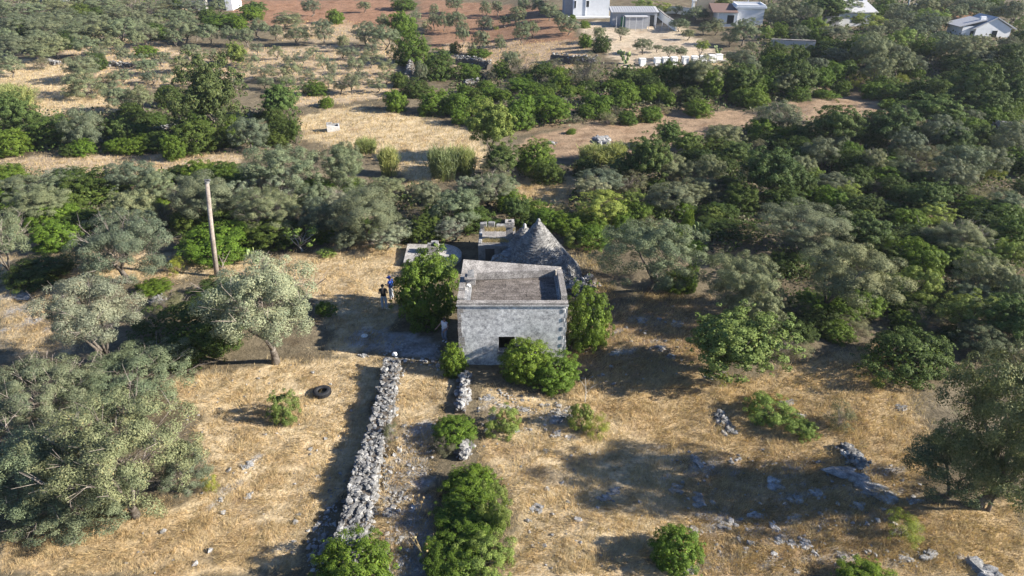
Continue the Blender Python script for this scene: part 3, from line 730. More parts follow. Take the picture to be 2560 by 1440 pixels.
# where each plant stands, for its label: box on the photograph -> words
AREAS = [
 (0,0,560,110,"in the dense grove at the top left"), (560,0,1000,110,"on the red soil at the top, left of centre"),
 (1000,0,1060,160,"in the green hedge line at the top centre"), (1060,0,1400,150,"on the red field left of the white house"),
 (1400,0,1480,130,"along the edge left of the white house's yard"), (1480,0,1840,170,"in the yard of the white house"),
 (1840,0,2150,110,"around the white house at the upper right"), (2150,0,2560,110,"around the gabled house at the top right"),
 (0,110,280,300,"by the pale clearing at the upper left"), (280,110,640,215,"in the left half of the far olive grove"),
 (640,110,1000,235,"in the sparse right half of the far olive grove"), (280,215,470,300,"in the row left of the big oak"),
 (0,300,470,400,"along the left meadow's upper edge"), (470,235,770,400,"around the big oak"),
 (770,180,1120,330,"above the open meadow"), (1120,150,1300,330,"in the scrub right of the open meadow"),
 (1300,130,1520,340,"in the scrub below the red field"), (1520,160,1720,330,"in the scrub below the white posts"),
 (1720,110,1960,270,"in the thicket right of the white posts"), (1960,110,2200,260,"in the upper right thicket"),
 (2200,110,2560,260,"in the shaded far right thicket"), (1640,270,2020,400,"below the end of the earth bank"),
 (2020,260,2330,400,"among the broadleaf trees on the right"), (2330,260,2560,420,"by the stone heaps at the right edge"),
 (0,400,300,600,"in the scrub band left of the pole"), (300,400,620,640,"in the scrub behind the pole"),
 (620,380,900,640,"in the scrub band behind the yard"), (900,330,1210,480,"at the lower edge of the open meadow"),
 (900,480,1210,640,"behind the cistern"), (1210,330,1450,480,"around the tall yellow-green tree"),
 (1210,480,1480,640,"behind the trullo"), (1450,330,1720,480,"below the earth bank"),
 (1480,480,1760,720,"between trullo and right slope"), (1720,400,2020,620,"on the slope right of the trullo"),
 (2020,400,2250,700,"on the shaded slope, right of centre"), (2250,400,2560,560,"on the upper shaded slope at the right"),
 (2250,560,2560,700,"on the dark slope at the right edge"), (1840,700,2240,1000,"below the broad right olives"),
 (2240,700,2560,1000,"behind the huge right olive"),
]
ORD = ["leftmost"] + [w + " from left" for w in "second third fourth fifth sixth seventh eighth ninth tenth eleventh twelfth thirteenth fourteenth fifteenth sixteenth".split()]
bucket = {}
for p in PLANTS:
    if p[7]: continue
    area = next((a[4] for a in AREAS if a[0] <= p[5] <= a[2] and a[1] <= p[6] <= a[3]), "in the foreground")
    bucket.setdefault((KINDS[p[0]][5], area), []).append(p)
for (words, area), pall in bucket.items():
    pall.sort(key=lambda p: p[6]); n0 = len(pall); nr = 1 if n0 <= 9 else (2 if n0 <= 18 else (3 if n0 <= 30 else 4))
    for ri in range(nr):
        ps = pall[ri * n0 // nr:(ri + 1) * n0 // nr]; ps.sort(key=lambda p: p[5]); n = len(ps)
        rw = {1: [""], 2: ["back row, ", "front row, "], 3: ["back row, ", "middle row, ", "front row, "], 4: ["back row, ", "second row, ", "third row, ", "front row, "]}[nr][ri]
        for i, p in enumerate(ps):
            if n == 1: o = "the only one"
            elif i == n - 1: o = "rightmost"
            elif i < (n + 1) // 2: o = ORD[i]
            else: o = ORD[n - 1 - i].replace("left", "right")
            p[7] = f"{words}, {rw}{o} {area}"
            if len(p[7].split()) > 16: p[7] = p[7].replace(' the ', ' ').replace('sparse ', '').replace('far olive grove', 'far grove')
GROUPS = {'O': "olive trees", 'Q': "olive trees", 'V': "olive trees", 'W': "olive trees", 'S': "evergreen shrubs", 'D': "evergreen shrubs", 'B': "broadleaf trees", 'L': "leafy trees", 'A': "leafy trees", 'l': "leafy bushes",
          'Y': "broom bushes", 'T': None, 'C': "slim dark trees", 'G': "grey bushes", 'R': "reed clumps", 'F': None}
pr = random.Random(5); NL = {n_[6] for n_ in NEAR}
for i, (k, g, r_, b, hc, cx, cy_, label) in enumerate(PLANTS):
    nm, cat, lib, mat, trunked, words = KINDS[k]
    e = empty(nm, g, pr.uniform(0, 6.28))
    tag(e, label, cat, GROUPS[k])
    cm = pr.choice(LIB['near' if lib == 'olive' and r_ > 2.2 and g.y < 52 else lib]); q_ = pr.uniform(.92, 1.08)
    mesh_obj("crown" if trunked else "foliage", cm, e, M[mat], (0, 0, hc), (0, 0, 0), (r_ * q_, r_ / q_, b))
    if k == 'F':
        mesh_obj("branches", FIGT[0], e, M['figbark'], (0, 0, 0), (0, 0, 0), (r_, r_, hc))
    elif trunked:
        mesh_obj("trunk", pr.choice(TRUNK), e, M['bark'], (0, 0, 0), (0, 0, 0), (r_, r_, hc))
    elif k != 'R':
        mesh_obj("stem", pr.choice(STEM), e, M['bark'], (0, 0, 0), (0, 0, 0), (r_ * .8, r_ * .8, hc * .9))
    if k in 'VG' or (label in [n_[6] for n_ in NEAR if n_[0] == 'O' and n_[1] < 500]) or (k == 'O' and label not in NL and pr.random() < .12):
        for t_ in range(1):
            mesh_obj("dead_twigs", pr.choice(TWIG), e, M['twig'], (pr.uniform(-.3, .3) * r_ * (t_ > 0), pr.uniform(-.3, .3) * r_ * (t_ > 0), hc + b * .1 * t_), (0, 0, t_ * 2.1), (r_ * .97, r_ * .97, b * 1.04))
# ------------------------------------------------------------------ masonry materials
def plaster_mat():
    m, nt, out = nodes_of("lichen-stained lime plaster")
    pos = geo_pos(nt)
    big = noise(nt, .7, 5, .6, pos); med = noise(nt, 5.5, 9, .78, pos); spk = noise(nt, 17, 7, .75, pos)
    c = ramp(nt, med, [(.37, (.22, .22, .225)), (.47, (.44, .44, .44)), (.57, (.70, .695, .68))])
    c = mixc(nt, 1.0, c, ramp(nt, big, [(.32, .72), (.66, 1.10)]), 'MULTIPLY')
    c = mixc(nt, ramp(nt, spk, [(.36, .75), (.46, 0)]), c, (.15, .15, .155))
    mp_ = nt.nodes.new("ShaderNodeMapping"); nt.links.new(pos, mp_.inputs[0]); mp_.inputs['Scale'].default_value = (5, 5, .55)
    st = noise(nt, 1.0, 5, .65, mp_.outputs[0])
    c = mixc(nt, ramp(nt, st, [(.54, 0), (.72, .45)]), c, (.27, .27, .275))
    finish(nt, out, c, .93, bump(nt, med, .35, .03), .15)
    return m
def pav_mat(name, a, b, c_):
    m, nt, out = nodes_of(name)
    pos = geo_pos(nt); oi = nt.nodes.new("ShaderNodeObjectInfo")
    n1, n2 = noise(nt, 1.5, 6, .65, pos), noise(nt, 16, 6, .75, pos)
    c = ramp(nt, n1, [(.3, a), (.5, b), (.72, c_)])
    c = mixc(nt, .85, c, ramp(nt, n2, [(.36, .30), (.50, .95), (.64, 1.75)]), 'MULTIPLY')
    c = mixc(nt, 1.0, c, ramp(nt, oi.outputs['Random'], [(0, .82), (1, 1.16)]), 'MULTIPLY')
    finish(nt, out, c, .95, bump(nt, n2, .6, .02), .12)
    return m
M['plaster'] = plaster_mat()
M['paving'] = pav_mat("weathered roof paving", (.085, .073, .065), (.145, .126, .112), (.215, .19, .17))
M['coping'] = pav_mat("lichened coping stone", (.15, .138, .128), (.26, .242, .225), (.42, .395, .365))
M['parapet'] = pav_mat("grey parapet stone", (.16, .165, .17), (.29, .29, .29), (.42, .415, .40))
M['cement'] = pav_mat("grey cement slab", (.20, .19, .18), (.30, .285, .265), (.42, .40, .37))
M['dark'] = M['dark']
M['inside'] = plain_mat("painted interior shade", (.06, .055, .05), .95, .2)  # dark colour painting the shade inside openings and the closed room
M['white'] = plain_mat("white wall paint", (.74, .75, .76), .7, .06, 2)
M['whitestone'] = plain_mat("white painted block", (.80, .80, .78), .8, .06, 3)
M['greywall'] = plain_mat("grey concrete blocks", (.34, .35, .37), .9, .12, 3)
M['roofgrey'] = plain_mat("grey fibre roofing", (.42, .42, .43), .9, .14, 5)
M['rooftile'] = plain_mat("red clay tiles", (.17, .11, .09), .85, .18, 6)
M['tan'] = plain_mat("tan rendered wall", (.50, .40, .28), .85, .1, 3)
M['glass'] = plain_mat("dark window glass", (.02, .025, .03), .15, .1, 3, .5)
M['metal'] = plain_mat("galvanised metal", (.45, .46, .48), .45, .1, 5, .5)
M['green'] = plain_mat("green plastic", (.05, .25, .10), .5, .08, 5, .4)
M['rubber'] = plain_mat("black rubber", (.022, .022, .024), .75, .2, 12, .3, .3)
M['polewood'] = stone_mat("weathered pole wood", (.19, .155, .13), (.29, .245, .21), (.40, .35, .31), 2.0, .3, 16, .05)
M['cactus'] = leaf_mat('cactus pads', (.12, .16, .07), (.24, .29, .15), (.36, .36, .2), .05)
def flat_mat(name, c, rough=.8): return plain_mat(name, c, rough, .1, 20)

# ------------------------------------------------------------------ stone shapes
def stone_mesh(name, seed, flat=.7, n=16):
    r_ = random.Random(seed); bm = bmesh.new()
    for _ in range(n):
        v = Vector((r_.gauss(0, 1), r_.gauss(0, 1), r_.gauss(0, 1))).normalized()
        v = Vector((max(-.78, min(.78, v.x)), max(-.78, min(.78, v.y)), max(-.7, min(.7, v.z)) * flat)) * r_.uniform(.9, 1.15)
        bm.verts.new(v)
    res = bmesh.ops.convex_hull(bm, input=bm.verts)
    bmesh.ops.delete(bm, geom=[g for g in set(res['geom_interior'] + res['geom_unused']) if isinstance(g, bmesh.types.BMVert)], context='VERTS')
    me = bpy.data.meshes.new(name); bm.to_mesh(me); bm.free()
    return me
STONES = [stone_mesh("stone", 200 + i) for i in range(14)]
SARR = [(np.array([v.co[:] for v in m_.vertices]), [tuple(p.vertices) for p in m_.polygons]) for m_ in STONES]
def rand_rot(r_):
    return Matrix.Rotation(r_.uniform(0, 6.28), 3, 'Z') @ Matrix.Rotation(r_.uniform(-.35, .35), 3, 'X') @ Matrix.Rotation(r_.uniform(-.35, .35), 3, 'Y')
def stones_joined(name, items, material, parent=None, r_=random):
    """items: (x,y,z,size) -> one mesh of separate stones"""
    V, Fc = [], []
    for x, y, z, s in items:
        a, f = r_.choice(SARR); m_ = np.array(rand_rot(r_)); k = np.array([s * r_.uniform(.8, 1.3), s * r_.uniform(.7, 1.0), s * r_.uniform(.6, .95)]) / 2
        v = (a * k) @ m_.T + np.array([x, y, z]); n0 = len(V)
        V += v.tolist(); Fc += [tuple(i + n0 for i in q_) for q_ in f]
    return mesh_obj(name, py_mesh(name, V, Fc), parent, material)

# ------------------------------------------------------------------ the stone house
YF, HW = 31.0, 3.93
XL, XR = -2.88, 2.94
RF = 3.72                                             # roof floor
house = tag(empty("stone_house", (0.0, YF, 0)), "square lichen-stained stone house with flat parapet roof in the centre", "house")
HB = (0, -YF, 0)                                      # children are modelled in world coordinates, house stands at its front
def hpart(mb, name, mat_, **kw):
    return mb.build(name, M[mat_], house, loc=HB, **kw)
wx0, wx1, wz0, wz1 = -.73, .15, .80, 1.80
fw = MB(); t = .45
xs, zs = [XL + .02, wx0, wx1, XR - .08], [-.6, wz0, wz1, HW - .14]
for i in range(3):
    for j in range(3):
        if i == 1 and j == 1: continue
        fw.add([(xs[i], YF, zs[j]), (xs[i + 1], YF, zs[j]), (xs[i + 1], YF, zs[j + 1]), (xs[i], YF, zs[j + 1])], [(0, 1, 2, 3)])
        fw.add([(xs[i], YF + t, zs[j]), (xs[i + 1], YF + t, zs[j]), (xs[i + 1], YF + t, zs[j + 1]), (xs[i], YF + t, zs[j + 1])], [(3, 2, 1, 0)])
for a, b in (((wx0, wz0), (wx0, wz1)), ((wx0, wz1), (wx1, wz1)), ((wx1, wz1), (wx1, wz0)), ((wx1, wz0), (wx0, wz0))):
    fw.add([(a[0], YF, a[1]), (a[0], YF + t, a[1]), (b[0], YF + t, b[1]), (b[0], YF, b[1])], [(0, 1, 2, 3)])
for a, b in (((xs[0], zs[3]), (xs[3], zs[3])), ((xs[3], zs[3]), (xs[3], zs[0])), ((xs[0], zs[0]), (xs[0], zs[3]))):
    fw.add([(a[0], YF, a[1]), (a[0], YF + t, a[1]), (b[0], YF + t, b[1]), (b[0], YF, b[1])], [(0, 1, 2, 3)])
hpart(fw, "front_wall", 'plaster')
sill = hpart(MB().box(wx0 - .06, wx1 + .08, YF - .07, YF + .2, wz0 - .10, wz0 - .004, .006), "window_sill", 'coping')
YBL, YBR = 34.95, 34.70
hpart(MB().prism([(XL, YF + t + .003), (XL + .45, YF + t + .003), (XL + .49, YBL - .5), (XL + .04, YBL - .5)], -.6, 3.95), "side_wall", 'parapet')
hpart(MB().prism([(XR - .50, YF + t + .003), (XR - .03, YF + t + .003), (XR - .12, YBR - .36), (XR - .56, YBR - .36)], -.6, 3.80), "side_wall", 'parapet')
hpart(MB().prism([(XL + .03, YBL - .497), (XR - .12, YBR - .357), (XR - .12, YBR), (XL + .06, YBL)], -.6, 3.7), "back_wall", 'parapet')
hpart(MB().box(XL + .46, XR - .57, YF + t + .01, YBR - .4, RF - .32, RF - .06), "roof_slab", 'paving')
# parapets, copings
hpart(MB().prism([(XL + .04, 33.86), (XR - .50, 34.32), (XR - .12, YBR + .003, 4.15), (XL + .10, YBL + .003, 4.50)], 3.703, 4.16).prism([(XL + .002, 33.70, 4.12), (XL + .45, 33.72, 4.12), (XL + .45, 33.84, 4.14), (XL + .002, 33.84, 4.14)], 3.953, 4.1), "back_parapet", 'coping')
hpart(MB().prism([(XR - .34, YF + .30), (XR - .02, YF + .30), (XR - .10, 34.31), (XR - .40, 34.31)], 3.803, 4.20), "right_parapet", 'coping')
hpart(MB().box(XR - .405, XR - .37, YF + .46, 34.25, 3.60, 4.10), "right_parapet_face", 'parapet')
hpart(MB().prism([(XL - .03, YF - .03), (XR + .02, YF - .03), (XR + .02, YF + .297), (XL - .03, YF + .297)], HW - .13, HW - .01), "front_coping", 'coping')
hpart(MB().box(XL - .06, XR + .05, YF - .07, YF + .02, HW - .20, HW - .135), "drip_ledge", 'parapet')
hpart(MB().box(XL - .01, XL + .33, YF + .30, YF + 1.05, 3.955, 4.06, .01), "left_parapet_block", 'coping')
hpart(MB().box(XL + .0, XL + .33, YF + 1.32, 33.69, 3.955, 4.10, .01), "left_parapet_block", 'coping')
hpart(MB().box(XL + .36, XL + .66, YF + .32, 33.2, RF - .05, 3.90, .006), "roof_gutter_kerb", 'parapet')
hpart(MB().box(XL + .08, XL + .12, YF + 1.07, YF + 1.30, 3.955, 3.975).box(XL - .004, XL + .34, YF + 1.05, YF + 1.315, 3.80, 3.956), "drain_gap_shade", 'inside')  # dark solid strip painted for the shade in the drain notch
ch = MB().box(XL + .34, XL + .86, 32.95, 33.42, 3.905, 4.28, .02).prism([(XL + .28, 32.86), (XL + .92, 32.86), (XL + .92, 33.5), (XL + .28, 33.5)], 4.283, 4.36)
hpart(ch, "chimney_stub", 'coping')
hpart(MB().prism([(XL + .40, 33.0, 4.37), (XL + .82, 33.0, 4.37), (XL + .78, 33.4, 4.66), (XL + .44, 33.4, 4.60)], 4.363, 4.4), "chimney_cap_stone", 'limestone')
mesh_obj("round_stone", STONES[3], house, M['whitestone'], (XL + .5, 32.78 - YF, 3.99), (0, 0, 1), (.13, .13, .13))
# roof paving, slab by slab
hr = random.Random(12)
slab = MB().box(-.5, .5, -.5, .5, -.5, .5).build("paving_slab", M['paving'], house)
slab_me = slab.data; first = True
y = YF + .31; row = 0
while y < 33.80:
    dy = hr.uniform(.20, .26); x = XL + .68 - hr.uniform(0, .2)
    lim = XR - .42
    yb_lim = 33.88
    while x < lim - .06:
        dx = min(hr.uniform(.30, .52), lim - x)
        if lim - x - dx < .12: dx = lim - x
        x_a = max(x, XL + .68)
        o = slab if first else mesh_obj("paving_slab", slab_me, house, M['paving']); first = False
        hh = hr.uniform(-.012, .012)
        o.location = ((x_a + x + dx) / 2, y + dy / 2 - YF, RF - .045 + hh); o.scale = (x + dx - x_a - .012, dy - .012, .08)
        o.rotation_euler = (hr.uniform(-.015, .015), hr.uniform(-.015, .015), hr.uniform(-.02, .02))
        x += dx
    y += dy; row += 1
hpart(MB().prism([(XL + .69, 33.80), (XR - .42, 33.80), (XR - .42, 34.30), (XL + .69, 33.86)], RF - .06, RF - .015), "paving_fillet", 'paving')
# corner stones
for zz in np.arange(.0, 3.6, .30):
    hpart(MB().box(XL - .012 - hr.uniform(0, .02), XL + hr.choice([.16, .30]) + hr.uniform(0, .05), YF - .006 - hr.uniform(0, .012), YF + .3, zz + .012, zz + .288, .006), "quoin_stone", 'coping')
    hpart(MB().box(XR - .10 - hr.uniform(0, .03), XR - hr.uniform(-.01, .05), YF - .003 - hr.uniform(0, .003), YF + .42, zz + .012, zz + .288, .008), "quoin_stone", 'parapet')
for i, row_ in enumerate((777, 799, 821, 843, 863, 882)):
    z_ = height_at(row_, YF)
    tb = MB().prism([(-.05, -.028), (.06, -.04), (.08, .0), (-.05, .0)], 0, .2)
    hpart(tb, "toothing_stone", 'plaster').location = (XR - .20 - .01 * i, -.002, z_ - .1)
hpart(MB().box(XL + .5, XR - .6, YF + .5, 34.2, -.5, -.02), "inner_floor", 'inside')

# ------------------------------------------------------------------ trullo with two cones and a flat-roofed annex
trullo = tag(empty("trullo", (1.7, 42.2, 0)), "dry-stone trullo with two grey conical roofs and flat annex behind the house", "trullo")
TL = (-1.7, -42.2, 0)
tr_ = random.Random(31)
def cone(name, cx, cy_, z0, z1, r0, r1, course, seed, ragged=.05):
    V, Fc = [], []; r_ = random.Random(seed); n = int((z1 - z0) / course)
    for i in range(n):
        tt = i / n; ra = r0 + (r1 - r0) * (tt ** .96); z = z0 + course * i
        k = max(5, int(2 * math.pi * ra / .26)); ph = r_.uniform(0, 6)
        for j in range(k):
            a0 = ph + 2 * math.pi * j / k; a1 = ph + 2 * math.pi * (j + 1) / k - .02
            ro = ra + r_.gauss(0, ragged) * (.4 + ra / r0); ri = max(ra - .35, 0.0); zt = z + course * r_.uniform(.92, 1.15); tilt = r_.uniform(-.02, .02)
            n0 = len(V)
            for zz, rx in ((z, ri), (z + tilt - .015, ro), (zt + tilt - .02, ro - .02), (zt, ri)):
                V.append((cx + rx * math.cos(a0), cy_ + rx * math.sin(a0), zz)); V.append((cx + rx * math.cos(a1), cy_ + rx * math.sin(a1), zz))
            for q_ in ((0, 1, 3, 2), (2, 3, 5, 4), (4, 5, 7, 6), (0, 2, 4, 6), (7, 5, 3, 1)): Fc.append(tuple(n0 + w for w in q_))
    o = mesh_obj(name, py_mesh(name, V, Fc), trullo, M['trullo'], TL); o["kind"] = "stuff"
    mb = MB().lathe([(r0 - .2, z0 - .3), (max(r1 - .06, .01), z1 - .06), (0.001, z1 - .03)], 28, (cx, cy_)); mb.build("roof_core", M['trullo'], trullo, loc=TL)
cone("conical_roof", 1.78, 42.1, .05, 3.86, 3.05, .10, .07, 1, .014)
cone("conical_roof", .88, 43.8, .3, 2.72, 2.3, .09, .07, 2, .014)
cone("stone_apron", .05, 42.1, -.1, 1.45, 2.2, .7, .085, 3, .06)
MB().lathe([(.001, 3.98), (.07, 3.96), (.12, 3.88), (.13, 3.80), (.10, 3.70), (.16, 3.62)][::-1], 12, (1.78, 42.1)).build("pinnacle", M['limestone'], trullo, True, loc=TL)
MB().lathe([(.001, 2.88), (.07, 2.85), (.12, 2.78), (.12, 2.68), (.15, 2.58)][::-1], 12, (.88, 43.8)).build("pinnacle", M['limestone'], trullo, True, loc=TL)
AX0, AX1, AY0, AY1, AZ = -2.38, .25, 43.3, 46.5, 1.42
MB().box(AX0, AX1, AY0, AY1, -.5, AZ, .02).build("annex_wall", M['trullo'], trullo, loc=TL, bevel=.03)
MB().box(AX0 + .25, AX1 - .02, AY0 + .2, AY1 - .4, AZ + .003, AZ + .06, .01).build("annex_roof", M['coping'], trullo, loc=TL)
MB().box(AX0 + .5, AX0 + 1.15, AY0 - .012, AY0 + .05, -.4, 1.15).build("annex_doorway_shade", M['inside'], trullo, loc=TL)  # dark slab on the solid wall, painting a doorway's shade
for (a, b, c_, d, h_) in ((AX0 + .02, AX0 + .55, AY1 - .38, AY1 - .02, .42), (AX0 + .62, AX0 + 1.12, AY1 - .36, AY1, .46), (AX0 + 1.2, AX1 - .3, AY1 - .3, AY1 - .03, .26), (AX0 + .01, AX0 + .24, AY0 + 1.3, AY0 + 2.0, .3), (AX0 + .02, AX0 + .24, AY0 + .2, AY0 + 1.0, .14), (AX0 + .02, AX0 + .22, AY0 + 2.1, AY1 - .5, .12)):
    MB().box(a, b, c_, d, AZ + .004, AZ + h_, .03).build("parapet_block", M['limestone'], trullo, loc=TL, bevel=.03)
MB().box(-.42, .08, 43.75, 44.25, 1.2, 2.62, .015).box(-.50, .16, 43.67, 44.33, 2.623, 2.80, .012).build("chimney", M['coping'], trullo, loc=TL)
cc = MB().box(-.48, -.30, 43.7, 44.3, 2.803, 2.98, .01).box(-.04, .14, 43.7, 44.3, 2.803, 2.98, .01).box(-.298, -.042, 43.7, 43.8, 2.803, 2.97).box(-.298, -.042, 44.2, 44.3, 2.803, 2.97)
cc.build("chimney_crown", M['coping'], trullo, loc=TL)
MB().box(-.298, -.042, 43.802, 44.198, 2.801, 2.84).build("chimney_flue_shade", M['inside'], trullo, loc=TL)  # dark plate painting the shade down the flue
MB().lathe([(.62, -.3), (.66, .5), (.55, .85), (.001, .98)], 14, (-.85, 42.6)).build("round_oven", M['limestone'], trullo, True, loc=TL)
def local_grass(name, label, x0, x1, y0, y1, z, n, h, material, seed, parent=None, loc=(0, 0, 0)):
    r_ = np.random.default_rng(seed); x, y = r_.uniform(x0, x1, n), r_.uniform(y0, y1, n); a, l = r_.uniform(0, 6.28, n), r_.uniform(.02, .2, n); hh = h * r_.uniform(.4, 1, n)
    zb = np.full(n, z) if z is not None else land(x, y)
    V = np.stack([np.stack([x - .02, y, zb], -1), np.stack([x + .02, y, zb], -1), np.stack([x + l * np.cos(a), y + l * np.sin(a), zb + hh], -1)], 1).reshape(-1, 3)
    o = mesh_obj(name, np_mesh(name, V, np.arange(3 * n).reshape(-1, 3)), parent, material, loc); o["kind"] = "stuff"
    if parent is None: tag(o, label, "grass")
    return o
local_grass("roof_grass", "", AX0 + .3, AX1 - .05, AY0 + .3, AY0 + .8, AZ + .05, 700, .32, M['straw'], 1, trullo, TL)
local_grass("roof_grass", "", AX0 + .4, AX1 - .05, AY1 - 1.0, AY1 - .5, AZ + .05, 700, .30, M['straw'], 2, trullo, TL)

# ------------------------------------------------------------------ cistern
ci = tag(empty("cistern", (-6.2, 44.0, 0)), "low grey cement cistern with small wellhead left of the trullo", "cistern")
CL = (6.2, -44.0, 0)
MB().prism([(-7.65, 42.75), (-6.55, 42.55), (-4.9, 42.9), (-4.6, 45.6), (-7.75, 45.75)], -.4, .40).build("slab", M['cement'], ci, loc=CL, bevel=.04)
MB().lathe([(1.75, -.4), (1.72, .30), (1.5, .39), (.001, .44)], 28, (-5.35, 44.2)).build("round_apron", M['cement'], ci, loc=CL)
MB().box(-6.05, -5.25, 43.95, 44.6, .35, .98, .02).build("wellhead", M['coping'], ci, loc=CL, bevel=.03)
MB().box(-6.02, -5.80, 44.0, 44.35, .983, 1.12, .02).box(-5.48, -5.28, 44.0, 44.55, .983, 1.2, .02).box(-5.795, -5.485, 44.35, 44.57, .983, 1.2, .02).build("wellhead_rim", M['limestone'], ci, loc=CL)
MB().box(-5.79, -5.49, 44.02, 44.34, .975, .995).build("well_opening_shade", M['inside'], ci, loc=CL)  # dark plate painting the shade in the well mouth

# ------------------------------------------------------------------ dry-stone wall along the track
wr = random.Random(77)
wall = tag(empty("dry_stone_wall", at(960, 1150)[0]), "long pale dry-stone wall running down the track toward the bottom edge", "stone wall")
wl = tuple(-c_ for c_ in wall.location)
WALL = [(981, 893, .85), (961, 1000, .88), (931, 1100, .92), (911, 1170, 1.0), (902, 1230, 1.05), (880, 1310, 1.1), (862, 1375, 1.1), (850, 1400, 1.0)]
cen = [(at(x, y_, .85)[0], w) for x, y_, w in WALL]
def wall_at(s):
    i = min(int(s), len(cen) - 2); f_ = s - i
    p = cen[i][0].lerp(cen[i + 1][0], f_); w = cen[i][1] * (1 - f_) + cen[i + 1][1] * f_
    d = (cen[i + 1][0] - cen[i][0]); d.z = 0; d.normalize()
    return p, w, Vector((-d.y, d.x, 0))
def wall_h(s): return .85 + .10 * math.sin(s * 2.3) + .07 * math.sin(s * 7) - .16 * math.exp(-((s - 3.3) / .3) ** 2)
cb = MB(); K = 40; ring = []
for i in range(K + 1):
    s = (len(cen) - 1) * i / K; p, w, n_ = wall_at(min(s, len(cen) - 1.001)); h_ = wall_h(s) - .14
    ring.append([p + n_ * (w / 2 + .02) + Vector((0, 0, -.3)), p + n_ * (w / 2 - .14) + Vector((0, 0, h_)), p - n_ * (w / 2 - .14) + Vector((0, 0, h_)), p - n_ * (w / 2 + .02) + Vector((0, 0, -.3))])
for i in range(K):
    a, b = ring[i], ring[i + 1]
    for k in range(3): cb.add([a[k], b[k], b[k + 1], a[k + 1]], [(0, 1, 2, 3)])
cb.add(ring[0], [(0, 1, 2, 3)]); cb.add(ring[-1], [(3, 2, 1, 0)])
cb.build("rubble_core", M['gapshade'], wall, loc=wl)
for i in range(300):
    s = min(wr.random() ** .9 * (len(cen) - 1), len(cen) - 1.01); p, w, n_ = wall_at(s); h_ = wall_h(s)
    if i < 190:
        v = wr.uniform(-1, 1); q_ = p + n_ * v * (w / 2 - .08) + Vector((0, 0, h_ - .10 + wr.uniform(-.05, .02))); sz = wr.uniform(.14, .29)
    else:
        ci_ = i - 190; sd = -1 if ci_ < 90 else 1
        s = ((ci_ // 3 + .5 * (ci_ % 3 == 1)) / 30 * (len(cen) - 1.02)) if ci_ < 90 else wr.uniform(0, len(cen) - 1.02)
        s = max(0, min(s, len(cen) - 1.02)); p, w, n_ = wall_at(s); h_ = wall_h(s)
        zz = (.12 + .27 * (ci_ % 3)) + wr.uniform(-.03, .03); q_ = p + n_ * sd * (w / 2 + .0 - .10 * zz) + Vector((0, 0, zz)); sz = wr.uniform(.24, .36)
    o = mesh_obj("stone", wr.choice(STONES), wall, M['rubble'])
    o.matrix_world = Matrix.Translation(q_ + Vector(wl)) if False else Matrix.Identity(4)
    o.location = q_ + Vector(wl); o.rotation_euler = (wr.uniform(-.2, .2), wr.uniform(-.2, .2), wr.uniform(0, 6.28)); k = sz / 1.5
    o.scale = (k * wr.uniform(.9, 1.4), k * wr.uniform(.75, 1.05), k * wr.uniform(.6, .95))
items = []
for i in range(1900):
    s = wr.uniform(0, len(cen) - 1.01); p, w, n_ = wall_at(s); h_ = wall_h(s); e_ = wr.random()
    if e_ < .45: q_ = p + n_ * wr.uniform(-1, 1) * (w / 2 - .05) + Vector((0, 0, h_ - .13 + wr.uniform(-.04, .05))); sz = wr.uniform(.10, .22)
    elif e_ < .72: q_ = p - n_ * (w / 2 - .04) + Vector((0, 0, wr.uniform(.0, h_ - .05))); sz = wr.uniform(.14, .28)
    elif e_ < .90: q_ = p + n_ * (w / 2 - .04) + Vector((0, 0, wr.uniform(.0, h_ - .05))); sz = wr.uniform(.14, .28)
    else:
        sp = wr.gauss(0, .35) if (2.7 < s < 4.0 or s > 5.6) else wr.gauss(0, .12)
        sd = 1 if wr.random() < .7 else -1
        q_ = p + n_ * sd * (w / 2 + abs(sp)); q_.z = float(land(q_.x, q_.y)) + .04; sz = wr.uniform(.08, .26)
    items.append((q_.x + wl[0], q_.y + wl[1], q_.z + wl[2], sz))
so = stones_joined("small_stones", items, M['rubble'], wall, wr); so["kind"] = "stuff"
g_, _s = at(988, 897); mesh_obj("white_top_stone", STONES[5], wall, M['whitestone'], cen[0][0] + Vector(wl) + Vector((.12, .05, 1.0)), (0, 0, .4), (.16, .16, .15))

